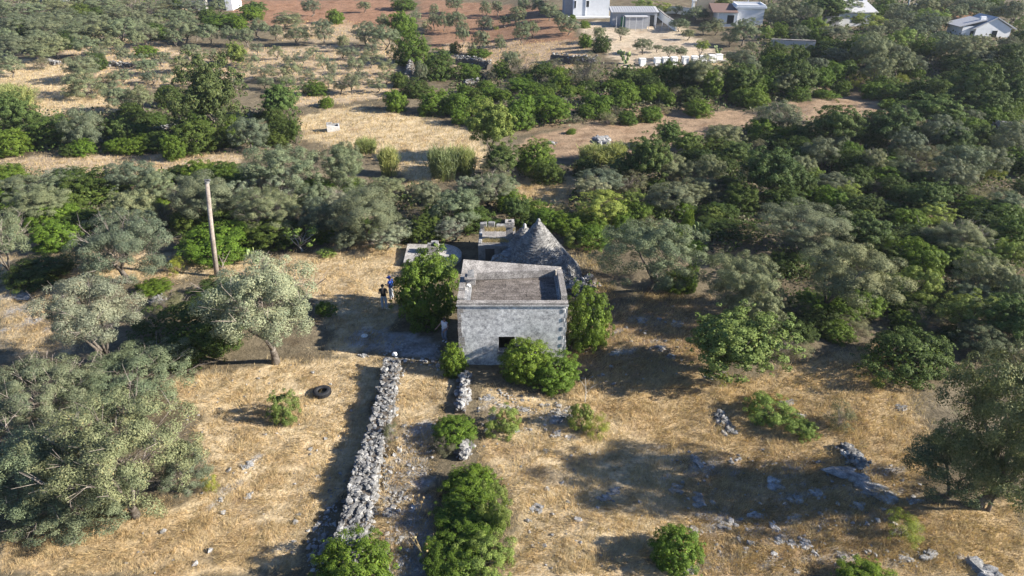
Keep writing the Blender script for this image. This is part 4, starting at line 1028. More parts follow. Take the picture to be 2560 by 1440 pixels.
# ------------------------------------------------------------------ other rubble walls and heaps
def heap(name, label, pts, width, hgt, n, size, seed, cat="stone wall", material='rubble', big=0):
    """stones piled along a line on the photograph's ground"""
    r_ = random.Random(seed); P = [at(x, y_)[0] for x, y_ in pts]; root = empty(name, P[0]); tag(root, label, cat)
    b0 = P[0]; core = MB(); items = []
    for i in range(len(P) - 1):
        a, b = P[i], P[i + 1]; d = (b - a); d.z = 0; L = d.length; d.normalize(); nn = Vector((-d.y, d.x, 0)); k = max(2, int(L / 1.0))
        for j in range(k):
            p, q_ = a.lerp(b, j / k) - b0, a.lerp(b, (j + 1) / k) - b0; h_ = hgt * r_.uniform(.55, .85); w = width * .40
            core.add([p - nn * w * 1.2 - Vector((0, 0, .3)), p + nn * w * 1.2 - Vector((0, 0, .3)), p + nn * w * .6 + Vector((0, 0, h_)), p - nn * w * .6 + Vector((0, 0, h_)),
                      q_ - nn * w * 1.2 - Vector((0, 0, .3)), q_ + nn * w * 1.2 - Vector((0, 0, .3)), q_ + nn * w * .6 + Vector((0, 0, h_)), q_ - nn * w * .6 + Vector((0, 0, h_))],
                     [(3, 2, 1, 0), (4, 5, 6, 7), (0, 1, 5, 4), (1, 2, 6, 5), (2, 3, 7, 6), (3, 0, 4, 7)])
    core.build("rubble_core", M['gapshade'], root)
    for i in range(n):
        j = r_.randrange(len(P) - 1); a, b = P[j], P[j + 1]; d = (b - a); d.z = 0; d.normalize(); nn = Vector((-d.y, d.x, 0))
        v = r_.gauss(0, .33); v = max(-1, min(1, v)); p = a.lerp(b, r_.uniform(-.03, 1.03)) - b0 + nn * v * width * .55
        zz = hgt * (1 - abs(v) ** 1.5) * r_.uniform(.35, 1.05)
        items.append((p.x, p.y, p.z + zz, size * r_.uniform(.5, 1.35)))
    if big:
        items.sort(key=lambda t_: -t_[3])
        for x, y_, z_, s_ in items[:big]:
            k = s_ / 1.5
            mesh_obj("stone", r_.choice(STONES), root, M[material], (x, y_, z_), (r_.uniform(-.4, .4), r_.uniform(-.4, .4), r_.uniform(0, 6.28)), (k * 1.15, k * .9, k * .8))
        items = items[big:]
    so = stones_joined("small_stones", items, M[material], root, r_); so["kind"] = "stuff"
    return root
heap("stone_stub", "short tumbled stone stub left in front of the house below the corner shrub", [(1162, 945), (1160, 985), (1150, 1035)], .8, .42, 150, .24, 1, material='limestone', big=50)
heap("stone_stub", "small pile of pale stones between the shrub row and the low shrub", [(1160, 1115), (1158, 1150)], .8, .45, 90, .26, 2, big=40)
heap("stone_heap", "rubble spilling from the near end of the dry-stone wall", [(835, 1350), (812, 1385), (800, 1410)], 1.3, .22, 170, .2, 17, "stone heap", big=30)
heap("stone_wall", "broken dry-stone wall receding beside the meadow's top corner", [(1012, 215), (1024, 185), (1028, 165)], 1.4, 1.2, 200, .38, 3)
heap("stone_wall", "pale dry-stone wall in the scrub below the red field", [(1140, 160), (1185, 162), (1225, 172)], 1.3, 1.3, 240, .40, 4)
heap("stone_wall", "dry-stone wall between scrub and red field, left of the cactus", [(1380, 152), (1430, 158), (1490, 160)], 1.3, 1.2, 220, .40, 5)
heap("stone_heap", "dark stone heap in the shade of the right slope", [(2130, 595), (2165, 605), (2200, 618)], 2.4, .8, 300, .40, 6, "stone heap")
heap("stone_wall", "blue-grey shaded stone wall at the right edge", [(2480, 326), (2520, 334), (2560, 345)], 1.4, 1.2, 240, .42, 7)
heap("stone_wall", "low stone wall right of the broadleaf trees", [(2318, 372), (2360, 362), (2410, 358)], 1.2, .7, 200, .38, 8)
heap("stone_heap", "tumbled stones between trullo and right olive", [(1425, 735), (1455, 715), (1480, 705)], 1.6, .55, 180, .28, 9, "stone heap", material='limestone', big=30)
heap("stone_wall", "low rubble line hidden in the far left grove", [(280, 165), (330, 168), (400, 158), (470, 150)], 1.2, .7, 240, .40, 10)
heap("stone_heap", "rubble patch in the shade by the pale clearing", [(118, 155), (150, 162)], 2.0, .5, 120, .40, 11, "stone heap")
heap("stone_heap", "rubble slope below the ledge bush in the right field", [(2105, 1118), (2135, 1150), (2165, 1170)], 1.2, .22, 140, .24, 12, "stone heap", big=40)
heap("stone_heap", "scattered stone edge left of the ledge bush", [(1790, 1035), (1810, 1060), (1830, 1085)], .9, .12, 90, .22, 13, "stone heap", big=30)
heap("stone_heap", "loose stones around the scrub left of the silvery olive", [(385, 765), (410, 752)], .9, .5, 60, .3, 14, "stone heap", big=20)
heap("stone_wall", "stone wall running past the lower edge of the red field scrub", [(1165, 215), (1195, 208)], 1.2, .8, 120, .40, 15)
heap("stone_heap", "stones under the big oak at the edge of the lower meadow", [(395, 330), (440, 318)], 1.6, .5, 90, .4, 16, "stone heap")

# ------------------------------------------------------------------ limestone outcrops
def rock_mesh(name, seed):
    """a worn outcrop: overlapping angular slabs half sunk in the soil"""
    r_ = random.Random(seed); V, Fc = [], []
    for i in range(13):
        a, f = SARR[r_.randrange(len(SARR))]; q_ = 0 if i == 0 else math.sqrt(r_.random()) * .78; th = r_.uniform(0, 6.28); sz = .62 if i == 0 else r_.uniform(.16, .46)
        m_ = np.array(Matrix.Rotation(r_.uniform(0, 6.28), 3, 'Z') @ Matrix.Rotation(r_.uniform(-.25, .25), 3, 'X') @ Matrix.Rotation(r_.uniform(-.25, .25), 3, 'Y'))
        v = (a * np.array([sz * 1.25, sz * .95, .9 * (1 - .45 * q_)])) @ m_.T + np.array([q_ * math.cos(th), q_ * math.sin(th), -.05]); n0 = len(V)
        V += v.tolist(); Fc += [tuple(k + n0 for k in p) for p in f]
    return py_mesh(name, V, Fc)
ROCKS = [rock_mesh("limestone_rock", 300 + i) for i in range(8)]
rk = random.Random(44)
ROCKLIST = [  # centre and size on the photograph, relief, label
 (2155,1210,140,70,.30,"large flat grey rock slab in the shade of the huge right olive"),
 (2440,1418,105,65,.55,"dark grey boulder in the lower right corner"),
 (1535,1228,46,20,.2,"pale split rock in the right straw field"),
 (1515,1250,44,22,.2,"flat pale rock just below the split rock"),
 (1345,1275,40,26,.15,"curved pale rock in the straw right of the green row"),
 (1362,1128,22,14,.4,"small blue-grey rock in the straw field"),
 (1395,1050,40,22,.5,"rock beside the small upright bush"),
 (1310,1025,40,12,.25,"thin rock ledge right of the small round bush"),
 (1218,995,34,16,.3,"flat rock below the house front"),
 (1390,1085,34,20,.5,"blocky grey rock below the small upright bush"),
 (1745,1250,46,34,.15,"smooth pale rock streak in the middle right field"),
 (1695,1228,44,30,.12,"pale rock patch on the shaded edge of the right field"),
 (1740,1155,30,56,.10,"bluish rock streak in the tree shade"),
 (1945,1215,48,40,.18,"pale slanting rock in the shaded right field"),
 (2045,1235,36,30,.2,"pale rock beside the large slab"),
 (1995,1255,44,30,.18,"rounded pale rock below the slanting rock"),
 (1890,1290,48,16,.2,"pale rock line at the shade's lower edge"),
 (1985,1300,60,24,.2,"broken pale rock below the rounded rock"),
 (1935,1320,30,34,.35,"jagged pale rock in the lower right field"),
 (1945,1350,30,22,.4,"upright grey stone in the lower right field"),
 (1978,1362,32,26,.4,"round pale boulder in the lower right field"),
 (2010,1362,38,22,.35,"flat boulder right of the round pale boulder"),
 (2035,1385,26,20,.3,"small boulder right of the flat boulder"),
 (1815,1320,44,22,.3,"dark flat stone above the bottom shrub's right side"),
 (1735,1330,40,30,.25,"pale stone just above the bottom edge shrub"),
 (1720,1432,56,24,.5,"pale stone at the foot of the bottom edge shrub"),
 (2100,1395,36,14,.2,"thin rock in front of the yellow-green bush"),
 (2290,1255,60,16,.15,"dark rock sheet under the huge right olive"),
 (2230,1250,50,44,.15,"dark flat rock left of the huge olive's foot"),
 (2145,1265,44,26,.35,"rough rock left of the dark flat rock"),
 (2330,1390,60,26,.25,"low rock beside the yellow-green bush"),
 (2260,1400,50,24,.3,"grey rubble rock near the bottom right"),
 (1990,1430,20,12,.4,"small pale stone at the bottom right edge"),
 (625,1160,34,22,.4,"cluster stone pale in the left straw field"),
 (605,1170,16,14,.4,"small grey stone beside the pale cluster stone"),
 (552,1250,20,16,.5,"small stone right of the lower left thicket"),
 (622,1240,26,18,.3,"half-buried stone in the left straw field"),
 (1600,800,40,22,.25,"grey rock in the shade behind the almond tree"),
 (1690,810,30,18,.25,"small grey rock near the almond tree"),
 (1540,885,36,14,.25,"pale rock below the dome shrub"),
 (1650,870,40,14,.2,"thin pale rock left of the almond tree"),
 (1680,895,30,14,.2,"pale rock at the almond tree's shadow"),
 (1560,920,18,10,.3,"small stone in the shadow below the dome shrub"),
 (1960,1010,60,14,.35,"long rock ledge behind the light green ledge bush"),
 (2000,1040,50,12,.35,"rock ledge right of the ledge bush"),
 (45,735,90,24,.15,"grey rock sheet under the left edge olive"),
 (95,800,30,10,.2,"thin pale rock in the left shade"),
 (200,668,60,8,.15,"flat pale rock behind the low dark hedge"),
 (1085,700,20,14,.4,"stone behind the large shrub"),
 (910,890,26,10,.3,"flat stone at the field's upper edge"),
 (1770,945,20,12,.3,"stone at the foot of the almond tree"),
 (2250,1020,36,16,.2,"dark stone left of the huge olive's crown"),
 (1500,352,60,26,.6,"dark hollow rock in the earth bank"),
 (1380,357,20,12,.5,"small grey rock on the earth bank"),
 (1050,605,20,12,.4,"stone behind the cistern"),
]
for x, y_, w, h_, rel, lab in ROCKLIST:
    g, s = at(x, y_); rx = w / 2 * s / FPX; ry = max(h_ / 2 * s / FPX / math.sin(PITCH + math.atan((y_ - 720) / FPX)), .12)
    o = mesh_obj("limestone_rock", rk.choice(ROCKS), None, M['limestone'], g + Vector((0, 0, .0)), (rk.uniform(-.08, .08), rk.uniform(-.08, .08), rk.uniform(-.4, .4)), (rx * 1.15, min(ry, rx * 2) * 1.15, max(rel * rx * 1.2, .19)))
    tag(o, lab, "rock", "limestone rocks")
# loose stones and flakes on the fields
sr = random.Random(8); items = []
for poly, n in (([(880,850),(1100,860),(1100,930),(960,890)], 260), ([(1000,1060),(1090,1060),(1060,1440),(930,1440),(970,1180)], 420), ([(1660,1100),(2300,1160),(2300,1420),(1740,1420)], 520), ([(1190,970),(1440,1000),(1440,1100),(1200,1080)], 130), ([(500,900),(900,900),(820,1440),(300,1440)], 130), ([(1430,760),(1740,760),(1700,960),(1450,960)], 130), ([(770,1330),(850,1180),(830,1440),(770,1440)], 170), ([(1200,1100),(1700,1150),(1650,1440),(1300,1440)], 90), ([(1240,980),(1420,1010),(1420,1050),(1250,1030)], 110)):
    xs_, ys_ = [p[0] for p in poly], [p[1] for p in poly]
    while n > 0:
        x, y_ = sr.uniform(min(xs_), max(xs_)), sr.uniform(min(ys_), max(ys_))
        if not bool(inside(poly, np.array(x), np.array(y_))): continue
        g, s = at(x, y_); items.append((g.x, g.y, g.z + .01, min(.34, .05 + sr.expovariate(12)))); n -= 1
tag(stones_joined("loose_stones", items, M['limestone'], None, sr), "small loose limestone chips lying over track and fields", "stones", kind="stuff")

# ------------------------------------------------------------------ pole, tyre, stone trough, cactus
pb = at(541, 692)[0]
pole = tag(empty("utility_pole", pb), "bare weathered utility pole leaning slightly, left of the yard", "pole")
MB().tube([(0, 0, -.5), (.36, .1, 3.4), (.76, .15, 6.72)], [.175, .15, .125], 14).build("shaft", M['polewood'], pole, True)
MB().tube([(.76, .15, 6.70), (.77, .15, 6.84)], [.16, .14], 10).box(.62, .98, .10, .20, 6.842, 6.93, .02).build("pole_cap", M['limestone'], pole)
tg = at(806, 985)[0]
tyre = tag(empty("tyre", tg, .4), "old black tyre lying in the left straw field", "tyre")
def torus(R0, r0, sq, n=36, k=14):
    mb = MB()
    for i in range(n):
        a = 2 * math.pi * i / n
        for j in range(k):
            b = 2 * math.pi * j / k; c_, s_ = math.cos(b), math.sin(b); c_ = math.copysign(abs(c_) ** .7, c_); s_ = math.copysign(abs(s_) ** .7, s_)
            mb.v.append(((R0 + r0 * c_) * math.cos(a), (R0 + r0 * c_) * math.sin(a), .13 + sq * s_))
    for i in range(n):
        for j in range(k):
            if j in (6, 7): continue       # open inside, where the rim would sit
            mb.f.append((i * k + j, ((i + 1) % n) * k + j, ((i + 1) % n) * k + (j + 1) % k, i * k + (j + 1) % k))
    return mb
torus(.33, .13, .135).build("carcass", M['rubber'], tyre, True)
tm = MB()
for i in range(40):
    a = 2 * math.pi * i / 40
    for z0, z1 in ((.04, .12), (.14, .22)):
        sh = .04 if z0 > .1 else 0
        pts = [(q_ * math.cos(a + da + sh), q_ * math.sin(a + da + sh)) for q_, da in ((.45, -.05), (.472, -.05), (.472, .05), (.45, .05))]
        tm.prism(pts, z0, z1)
tm.build("tread", M['rubber'], tyre)
bx = at(834, 326)[0]
tr = tag(empty("stone_trough", bx, .28), "small broken white stone box in the open meadow", "stone box"); tr.scale = (.72, .72, .72); M['coping2'] = plain_mat("sun-bleached stone", (.46, .45, .435), .9, .2, 5)
MB().prism([(-1.0, -.75, 1.05), (1.0, -.75, .62), (1.0, -.5, .66), (-1.0, -.5, 1.05)], -.3, 1).build("wall_slab", M['coping2'], tr)
MB().box(-1.0, -.76, -.497, .75, -.3, 1.0, .04).build("wall_slab", M['limestone'], tr)
MB().box(.76, 1.0, -.497, .75, -.3, .9, .04).build("wall_slab", M['coping2'], tr)
MB().box(-.757, .757, .5, .75, -.3, .95, .04).build("wall_slab", M['limestone'], tr)
MB().prism([(-1.0, .5), (-.2, .5), (-.1, .75), (-1.05, .78)], 1.004, 1.16).build("fallen_slab", M['limestone'], tr)
def cactus(px, py, hgt, seed, label):
    r_ = random.Random(seed); g = at(px, py)[0]; e = tag(empty("prickly_pear", g), label, "cactus", "prickly pears")
    pad = MB().lathe([(.001, 0), (.10, .06), (.19, .22), (.20, .34), (.12, .48), (.001, .53)], 10)
    pm = py_mesh("pad", [(x, y_ * .28, z) for x, y_, z in pad.v], pad.f, True)
    for i in range(22):
        lv = r_.randrange(4); a = r_.uniform(0, 6.28); q_ = .08 + .17 * lv * r_.uniform(.5, 1)
        mesh_obj("pad", pm, e, M['cactus'], (q_ * math.cos(a) * hgt, q_ * math.sin(a) * hgt, lv * .23 * hgt), (r_.uniform(-.4, .4), r_.uniform(-.5, .5), r_.uniform(0, 3.1)), (hgt * .62,) * 3)
cactus(1562, 160, 2.0, 1, "prickly pear cactus left of the row of white posts")
cactus(640, 660, 1.1, 2, "prickly pear cactus right of the pole's foot")
cactus(600, 612, 1.1, 3, "prickly pear behind the bright shrub right of the pole")
cactus(1750, 605, 1.3, 4, "pale prickly pear in the dark scrub right of the spreading olive")
cactus(1795, 136, 1.3, 5, "bluish prickly pear by the right end of the white posts")
cactus(250, 76, 1.4, 6, "pale prickly pear in the far left grove")
# bare sapling below the wide shrub
bs = tag(empty("bare_sapling", at(1462, 1005)[0]), "thin leafless sapling right of the wide front shrub", "sapling")
mb = MB().tube([(0, 0, -.1), (.03, 0, .6), (-.05, .02, 1.5)], [.03, .022, .008], 5)
for p0, p1 in (((.02, 0, .5), (.42, .05, 1.1)), ((.42, .05, 1.1), (.48, .0, 1.5)), ((.25, .03, .85), (.6, .1, 1.05)), ((0, 0, .9), (-.3, 0, 1.35)), ((-.02, .01, 1.1), (.2, .0, 1.5))):
    mb.tube([p0, p1], [.014, .006], 4)
mb.build("stem", M['figbark'], bs)
for i, (x_, y2) in enumerate(((1045, 1288), (1060, 1400), (1110, 1000))):
    w_ = tag(empty("dry_weed_stalk", at(x_, y2)[0]), ["dry weed stalk with seed heads left of the green row", "dry weed stalk at the bottom of the track", "dry weed stalk beside the stone stub"][i], "weed", "dry weed stalks")
    mb = MB(); r_ = random.Random(i)
    for k in range(5):
        e_ = Vector((r_.uniform(-.4, .4), r_.uniform(-.3, .3), r_.uniform(.6, 1.1))); mb.tube([(0, 0, -.05), e_ * .5 + Vector((.03, 0, .05)), e_], [.012, .009, .006], 4); mb.box(e_.x - .03, e_.x + .03, e_.y - .03, e_.y + .03, e_.z - .01, e_.z + .06, .01)
    mb.build("stalk", M['straw'], w_)
# ------------------------------------------------------------------ houses in the distance
def site(px, py):
    g, s = at(px, py); return g, s / FPX          # metres per photograph pixel there
def opening(parent, name, x0, x1, yf, z0, z1, frame=True):
    w = MB().box(x0, x1, yf - .03, yf + .02, z0, z1).build(name, M['white'], parent)
    MB().box(x0 + .08, x1 - .08, yf - .045, yf - .032, z0 + .08, z1 - .08).build("pane", M['glass'], w)
    return w
# white house with yard
g, k = site(1475, 44)
hA = tag(empty("white_house", g), "white flat-roofed house at the top edge beside the grey shed", "house")
w0, w1 = (1432 - 1475) * k, (1522 - 1475) * k
MB().box(w0, w1, 0, 9, -1, 5.2).build("wall", M['white'], hA)
MB().box(w0 - .25, w1 + .25, -.25, 9.2, 5.203, 5.5).build("roof_cornice", M['white'], hA)
MB().box(w0 - 1.6, w0 - .003, 1.6, 8, -1, 4.6).build("side_wing", M['greywall'], hA)
opening(hA, "window", (1463 - 1475) * k, (1472 - 1475) * k, 0, 1.9, 3.2)
opening(hA, "window", (1430 - 1475) * k + .3, (1436 - 1475) * k + .3, 0, 1.7, 3.2)
MB().box(w0 + 2.4, w0 + 2.55, -.10, -.003, -.5, 5.0).build("downpipe", M['white'], hA)
MB().box(w0 - 1, w1 + .4, -1.3, -.5, -1, .35).build("terrace_wall", M['whitestone'], hA)
MB().box(w0 - 1, w1 + .4, -.497, -.003, -1, .12).build("terrace", M['cement'], hA)
g, k = site(1585, 67)
shed = tag(empty("grey_shed", g), "long grey block shed with pale roof beside the white house", "shed")
w0, w1 = (1530 - 1585) * k, (1640 - 1585) * k
MB().box(w0, w1, 0, 3.6, -1, 2.5).build("wall", M['greywall'], shed)
MB().prism([(w0 - .3, -.4, 2.56), (w1 + .3, -.4, 2.56), (w1 + .3, 3.9, 3.1), (w0 - .3, 3.9, 3.1)], 2.503, 3).build("roof", M['roofgrey'], shed)
for i in range(18):
    x = w0 + (w1 - w0) * (i + .5) / 18
    MB().prism([(x - .05, -.42, 2.62), (x + .05, -.42, 2.62), (x + .05, 3.9, 3.16), (x - .05, 3.9, 3.16)], 2.55, 3).build("roof_rib", M['roofgrey'], shed)
MB().box(w0 + 2.2, w0 + 6.2, -2.0, -.003, -1, 1.9).build("lean_to", M['greywall'], shed)
MB().box(w0 + 2.1, w0 + 6.3, -2.2, -.003, 1.903, 2.02).build("lean_to_roof", M['roofgrey'], shed)
MB().box(w0 + 6.9, w0 + 7.8, -.03, .01, -.5, 2.0).build("door", M['glass'], shed)
for i in range(9):
    MB().tube([(w0 + .3 + i * 1.2, -3.2, -.5), (w0 + .3 + i * 1.2, -3.2, 2.2)], [.04, .04], 6).build("fence_post", M['metal'], shed)
g, k = site(1558, 66)
gb = tag(empty("green_bin", g), "green plastic bin standing in front of the grey shed", "bin")
MB().prism([(-.5, -.4), (.5, -.4), (.5, .4), (-.5, .4)], 0, 1.5).build("body", M['green'], gb)
MB().box(-.55, .55, -.45, .45, 1.503, 1.62).build("lid", M['green'], gb)
# yard walls
def lowwall(name, label, pts, h_, th, mat_, cat="wall"):
    P = [at(x, y_)[0] for x, y_ in pts]; e = tag(empty(name, P[0]), label, cat)
    for i in range(len(P) - 1):
        a, b = P[i] - P[0], P[i + 1] - P[0]; d = (b - a); d.z = 0; d.normalize(); n_ = Vector((-d.y, d.x, 0)) * th / 2
        MB().prism([tuple((a - n_)[:2]) + (a.z + h_,), tuple((b - n_)[:2]) + (b.z + h_,), tuple((b + n_)[:2]) + (b.z + h_,), tuple((a + n_)[:2]) + (a.z + h_,)], min(a.z, b.z) - 1, 0).build("wall_length", M[mat_], e)
        c_ = MB().prism([tuple((a - n_ * 1.3)[:2]) + (a.z + h_ + .12,), tuple((b - n_ * 1.3)[:2]) + (b.z + h_ + .12,), tuple((b + n_ * 1.3)[:2]) + (b.z + h_ + .12,), tuple((a + n_ * 1.3)[:2]) + (a.z + h_ + .12,)], 0, 0)
        c_.v = [(x, y_, (a.z if i_ in (0, 3) else b.z) + h_ + .004) if i_ < 4 else (x, y_, z) for i_, (x, y_, z) in enumerate(c_.v)]
        c_.build("coping", M['coping'], e)
    return e
lowwall("yard_wall", "pale boundary wall running down from the shed's right end", [(1642, 40), (1662, 58), (1690, 78)], 1.4, .3, 'whitestone')
lowwall("yard_wall", "low white wall around the fountain court at the top right", [(1640, 34), (1690, 34), (1745, 42), (1790, 50)], 1.3, .3, 'whitestone')
lowwall("garden_wall", "long grey garden wall roof-high in the trees below the upper right house", [(1925, 118), (1975, 120), (2035, 122)], 1.2, .5, 'roofgrey')
lowwall("kerb_wall", "thin pale kerb along the white posts", [(1585, 166), (1690, 162), (1815, 156)], .22, .35, 'cement')
for i, (x, y_) in enumerate(((1605, 165), (1642, 163), (1662, 162), (1684, 161), (1712, 160), (1735, 159), (1757, 158), (1779, 156), (1796, 154))):
    g, k = site(x, y_); e = empty("white_post", g, .12)
    nth = ["leftmost", "second from left", "third from left", "fourth from left", "middle", "fourth from right", "third from right", "second from right", "rightmost"][i]
    tag(e, f"white square block post at the yard's edge, {nth} of the row", "post", "white yard posts")
    MB().box(-.42, .42, -.42, .42, -.4, 1.0).build("block", M['whitestone'], e, bevel=.05)
    MB().prism([(-.46, -.46, 1.06), (.46, -.46, 1.06), (.46, .46, 1.06), (-.46, .46, 1.06)], 1.003, 1.06).build("cap", M['whitestone'], e)
# white house upper right
g, k = site(1862, 64)
hB = tag(empty("white_house", g, -.12), "white house with red-tiled porch at the upper right", "house")
w0, w1 = (1838 - 1862) * k, (1904 - 1862) * k
MB().box(w0, w1, 0, 5, -1, 3.0).build("wall", M['white'], hB)
MB().box(w0 - .3, w1 + .3, -.3, 5.3, 3.003, 3.3).build("roof_parapet", M['white'], hB)
MB().box(w0 + .3, w1 - .3, .3, 4.7, 3.303, 3.36).build("roof_terrace", M['roofgrey'], hB)
for (a, b, c_, d) in ((w0 - .1, w1 + .1, -.2, .05), (w0 - .1, w1 + .1, 4.9, 5.15), (w0 - .1, w0 + .1, .053, 4.897), (w1 - .1, w1 + .1, .053, 4.897)):
    MB().box(a, b, c_, d, 3.304, 3.6).build("balustrade", M['white'], hB)
MB().box(w0 - 3.4, w0 - .003, -1.2, 5, -1, 2.4).build("porch_room", M['white'], hB)
MB().prism([(w0 - 4.6, -1.8, 2.45), (w0 - .004, -1.8, 2.45), (w0 - .004, 5, 3.3), (w0 - 4.6, 5, 3.3)], 2.404, 2.5).build("porch_roof", M['rooftile'], hB)
opening(hB, "window", w0 - 1.9, w0 - .5, -1.2, .3, 2.0)
MB().box(w0 - 6.5, w0 - 3.6, 5.2, 8.5, -1, 4.2).build("annex", M['tan'], hB)
# niche with white arch
g, k = site(1740, 40)
fo = tag(empty("white_shrine", g), "small white arched garden shrine among the top right walls", "shrine")
MB().box(-1.0, 1.0, -.5, .5, -.5, 1.4).box(-1.0, -.6, -.5, .5, 1.403, 2.8).box(.6, 1.0, -.5, .5, 1.403, 2.8).build("body", M['white'], fo)
MB().prism([(-1.1, -.6), (1.1, -.6), (1.1, .6), (-1.1, .6)], 2.803, 3.1).tube([(0, 0, 3.103), (0, 0, 4.0)], [.35, .05], 10).build("top", M['white'], fo)
# gabled house far right
g, k = site(2455, 92)
hC = tag(empty("gabled_house", g, .0), "long white gabled house in the shade at the top right", "house"); hC.scale = (1, .5, .66)
w0, w1 = (2392 - 2455) * k, (2520 - 2455) * k
MB().box(w0 + .6, w1 - .6, 0, 9, -1.2, 2.6).build("wall", M['white'], hC)
def gable(mb, xa, xb, zr, ze, y0, y1, th=.22):
    xm = (xa + xb) / 2
    for sgn, (x_, ) in ((1, (xa,)), (-1, (xb,))):
        pts = [(x_, ze), (xm, zr), (xm, zr + th), (x_ - .3 * sgn, ze + th - .12)]
        vs_ = [(p[0], y0, p[1]) for p in pts] + [(p[0], y1, p[1]) for p in pts]
        mb.add(vs_, [(0, 1, 2, 3), (7, 6, 5, 4), (0, 4, 5, 1), (1, 5, 6, 2), (2, 6, 7, 3), (3, 7, 4, 0)])
    return mb
xm = (w0 + w1) / 2 + 1.2
MB().add([(xm - 3.2, -1.0, 2.0), (w1, -1.0, 2.0), ((xm - 3.2 + w1) / 2, -1.0, 4.6), (xm - 3.2, 8.9, 2.0), (w1, 8.9, 2.0), ((xm - 3.2 + w1) / 2, 8.9, 4.6)], [(0, 1, 2), (5, 4, 3), (0, 2, 5, 3), (1, 4, 5, 2), (0, 3, 4, 1)]).build("gable_wall", M['white'], hC)
MB().box(xm - 3.0, w1 - .2, -.99, -.003, -1.2, 1.997).build("gable_front", M['white'], hC)
gable(MB(), xm - 3.6, w1 + .4, 4.75, 1.95, -1.5, 9.4).build("gable_roof", M['roofgrey'], hC)
gable(MB(), w0, w0 + 8.2, 4.0, 2.5, -.5, 9.3).build("roof", M['roofgrey'], hC)
MB().box(w0 + 3.6, w0 + 4.5, 1.0, 1.9, 3.0, 4.9).build("chimney", M['white'], hC)
opening(hC, "door", xm - .2, xm + .9, -.99, -.9, 1.7)
opening(hC, "window", w0 + 2.0, w0 + 3.2, 0, .2, 1.5)
g, k = site(2140, 66)
hD = tag(empty("small_house", g), "small house with pale blue-grey roof among trees at the top right", "house")
MB().box(-3.6, 3.2, 0, 6, -1, 2.4).build("wall", M['white'], hD)
MB().prism([(-3.0, -.4, 2.5), (3.5, -.4, 2.5), (2.9, 6.3, 4.5), (-1.6, 6.3, 4.5)], 2.404, 2.6).build("roof", M['roofgrey'], hD)
MB().box(2.3, 3.1, 4.4, 5.2, 3.4, 5.0).build("chimney", M['white'], hD)
MB().box(-6.2, -3.603, -.5, 4, -1, 1.8).build("side_room", M['greywall'], hD)
opening(hD, "window", -1.2, .2, 0, .6, 1.8)
# top left buildings
g, k = site(574, 26)
hE = tag(empty("white_building", g), "narrow white building end at the top edge, left of centre", "building")
MB().box(-8 * k, 9 * k, 0, 6, -1, 5.2).build("wall", M['white'], hE)
MB().box(-8 * k - .2, 9 * k + .2, -.2, 6.2, 5.203, 5.5).build("roof_edge", M['white'], hE)
MB().box(-30 * k, -8 * k - .003, 1.0, 6, -1, 3.0).build("side_wing", M['greywall'], hE)
g, k = site(500, 28)
hF = tag(empty("ruined_shed", g), "roofless grey stone shed with slanting wall at the top left", "shed")
MB().prism([(-44 * k, -.2, .5), (-40 * k, -.2, .5), (2 * k, 5, 2.6), (-2 * k, 5, 2.6)], -1, 1).build("slanting_wall", M['tan'], hF)
MB().box(-20 * k, 14 * k, .5, .9, -1, 2.0, .05).build("front_wall", M['greywall'], hF)
MB().box(10 * k, 14 * k, .903, 6, -1, 2.3, .05).build("side_wall", M['coping'], hF)
g, k = site(150, 4)
hG = tag(empty("white_building", g), "white wall glimpsed through trees at the top left edge", "building")
MB().box(-12 * k, 15 * k, 0, 6, -1, 3.5).build("wall", M['white'], hG); MB().box(50 * k, 80 * k, 3, 8, -1, 3.2).build("annex", M['greywall'], hG)
g, k = site(2306, 18)
rkk = mesh_obj("pale_boulder", ROCKS[2], None, M['limestone'], g, (0, 0, .5), (3.4, 2.5, 2.4)); tag(rkk, "big pale rock mound at the top edge, far right", "rock")
def far_pole(px, py, h_, label):
    e = tag(empty("electric_pole", at(px, py)[0]), label, "pole", "far electric poles")
    MB().tube([(0, 0, -.5), (0, 0, h_)], [.17, .11], 8).build("shaft", M['metal'], e, True)
    MB().box(-.7, .7, -.06, .06, h_ - .6, h_ - .48).build("crossarm", M['metal'], e)
far_pole(2262, 46, 7.5, "thin electric pole right of the small far house")
far_pole(2285, 30, 6, "thin electric pole nearest the pale rock mound")
far_pole(1866, 32, 9, "thin pole behind the roof of the upper right white house")

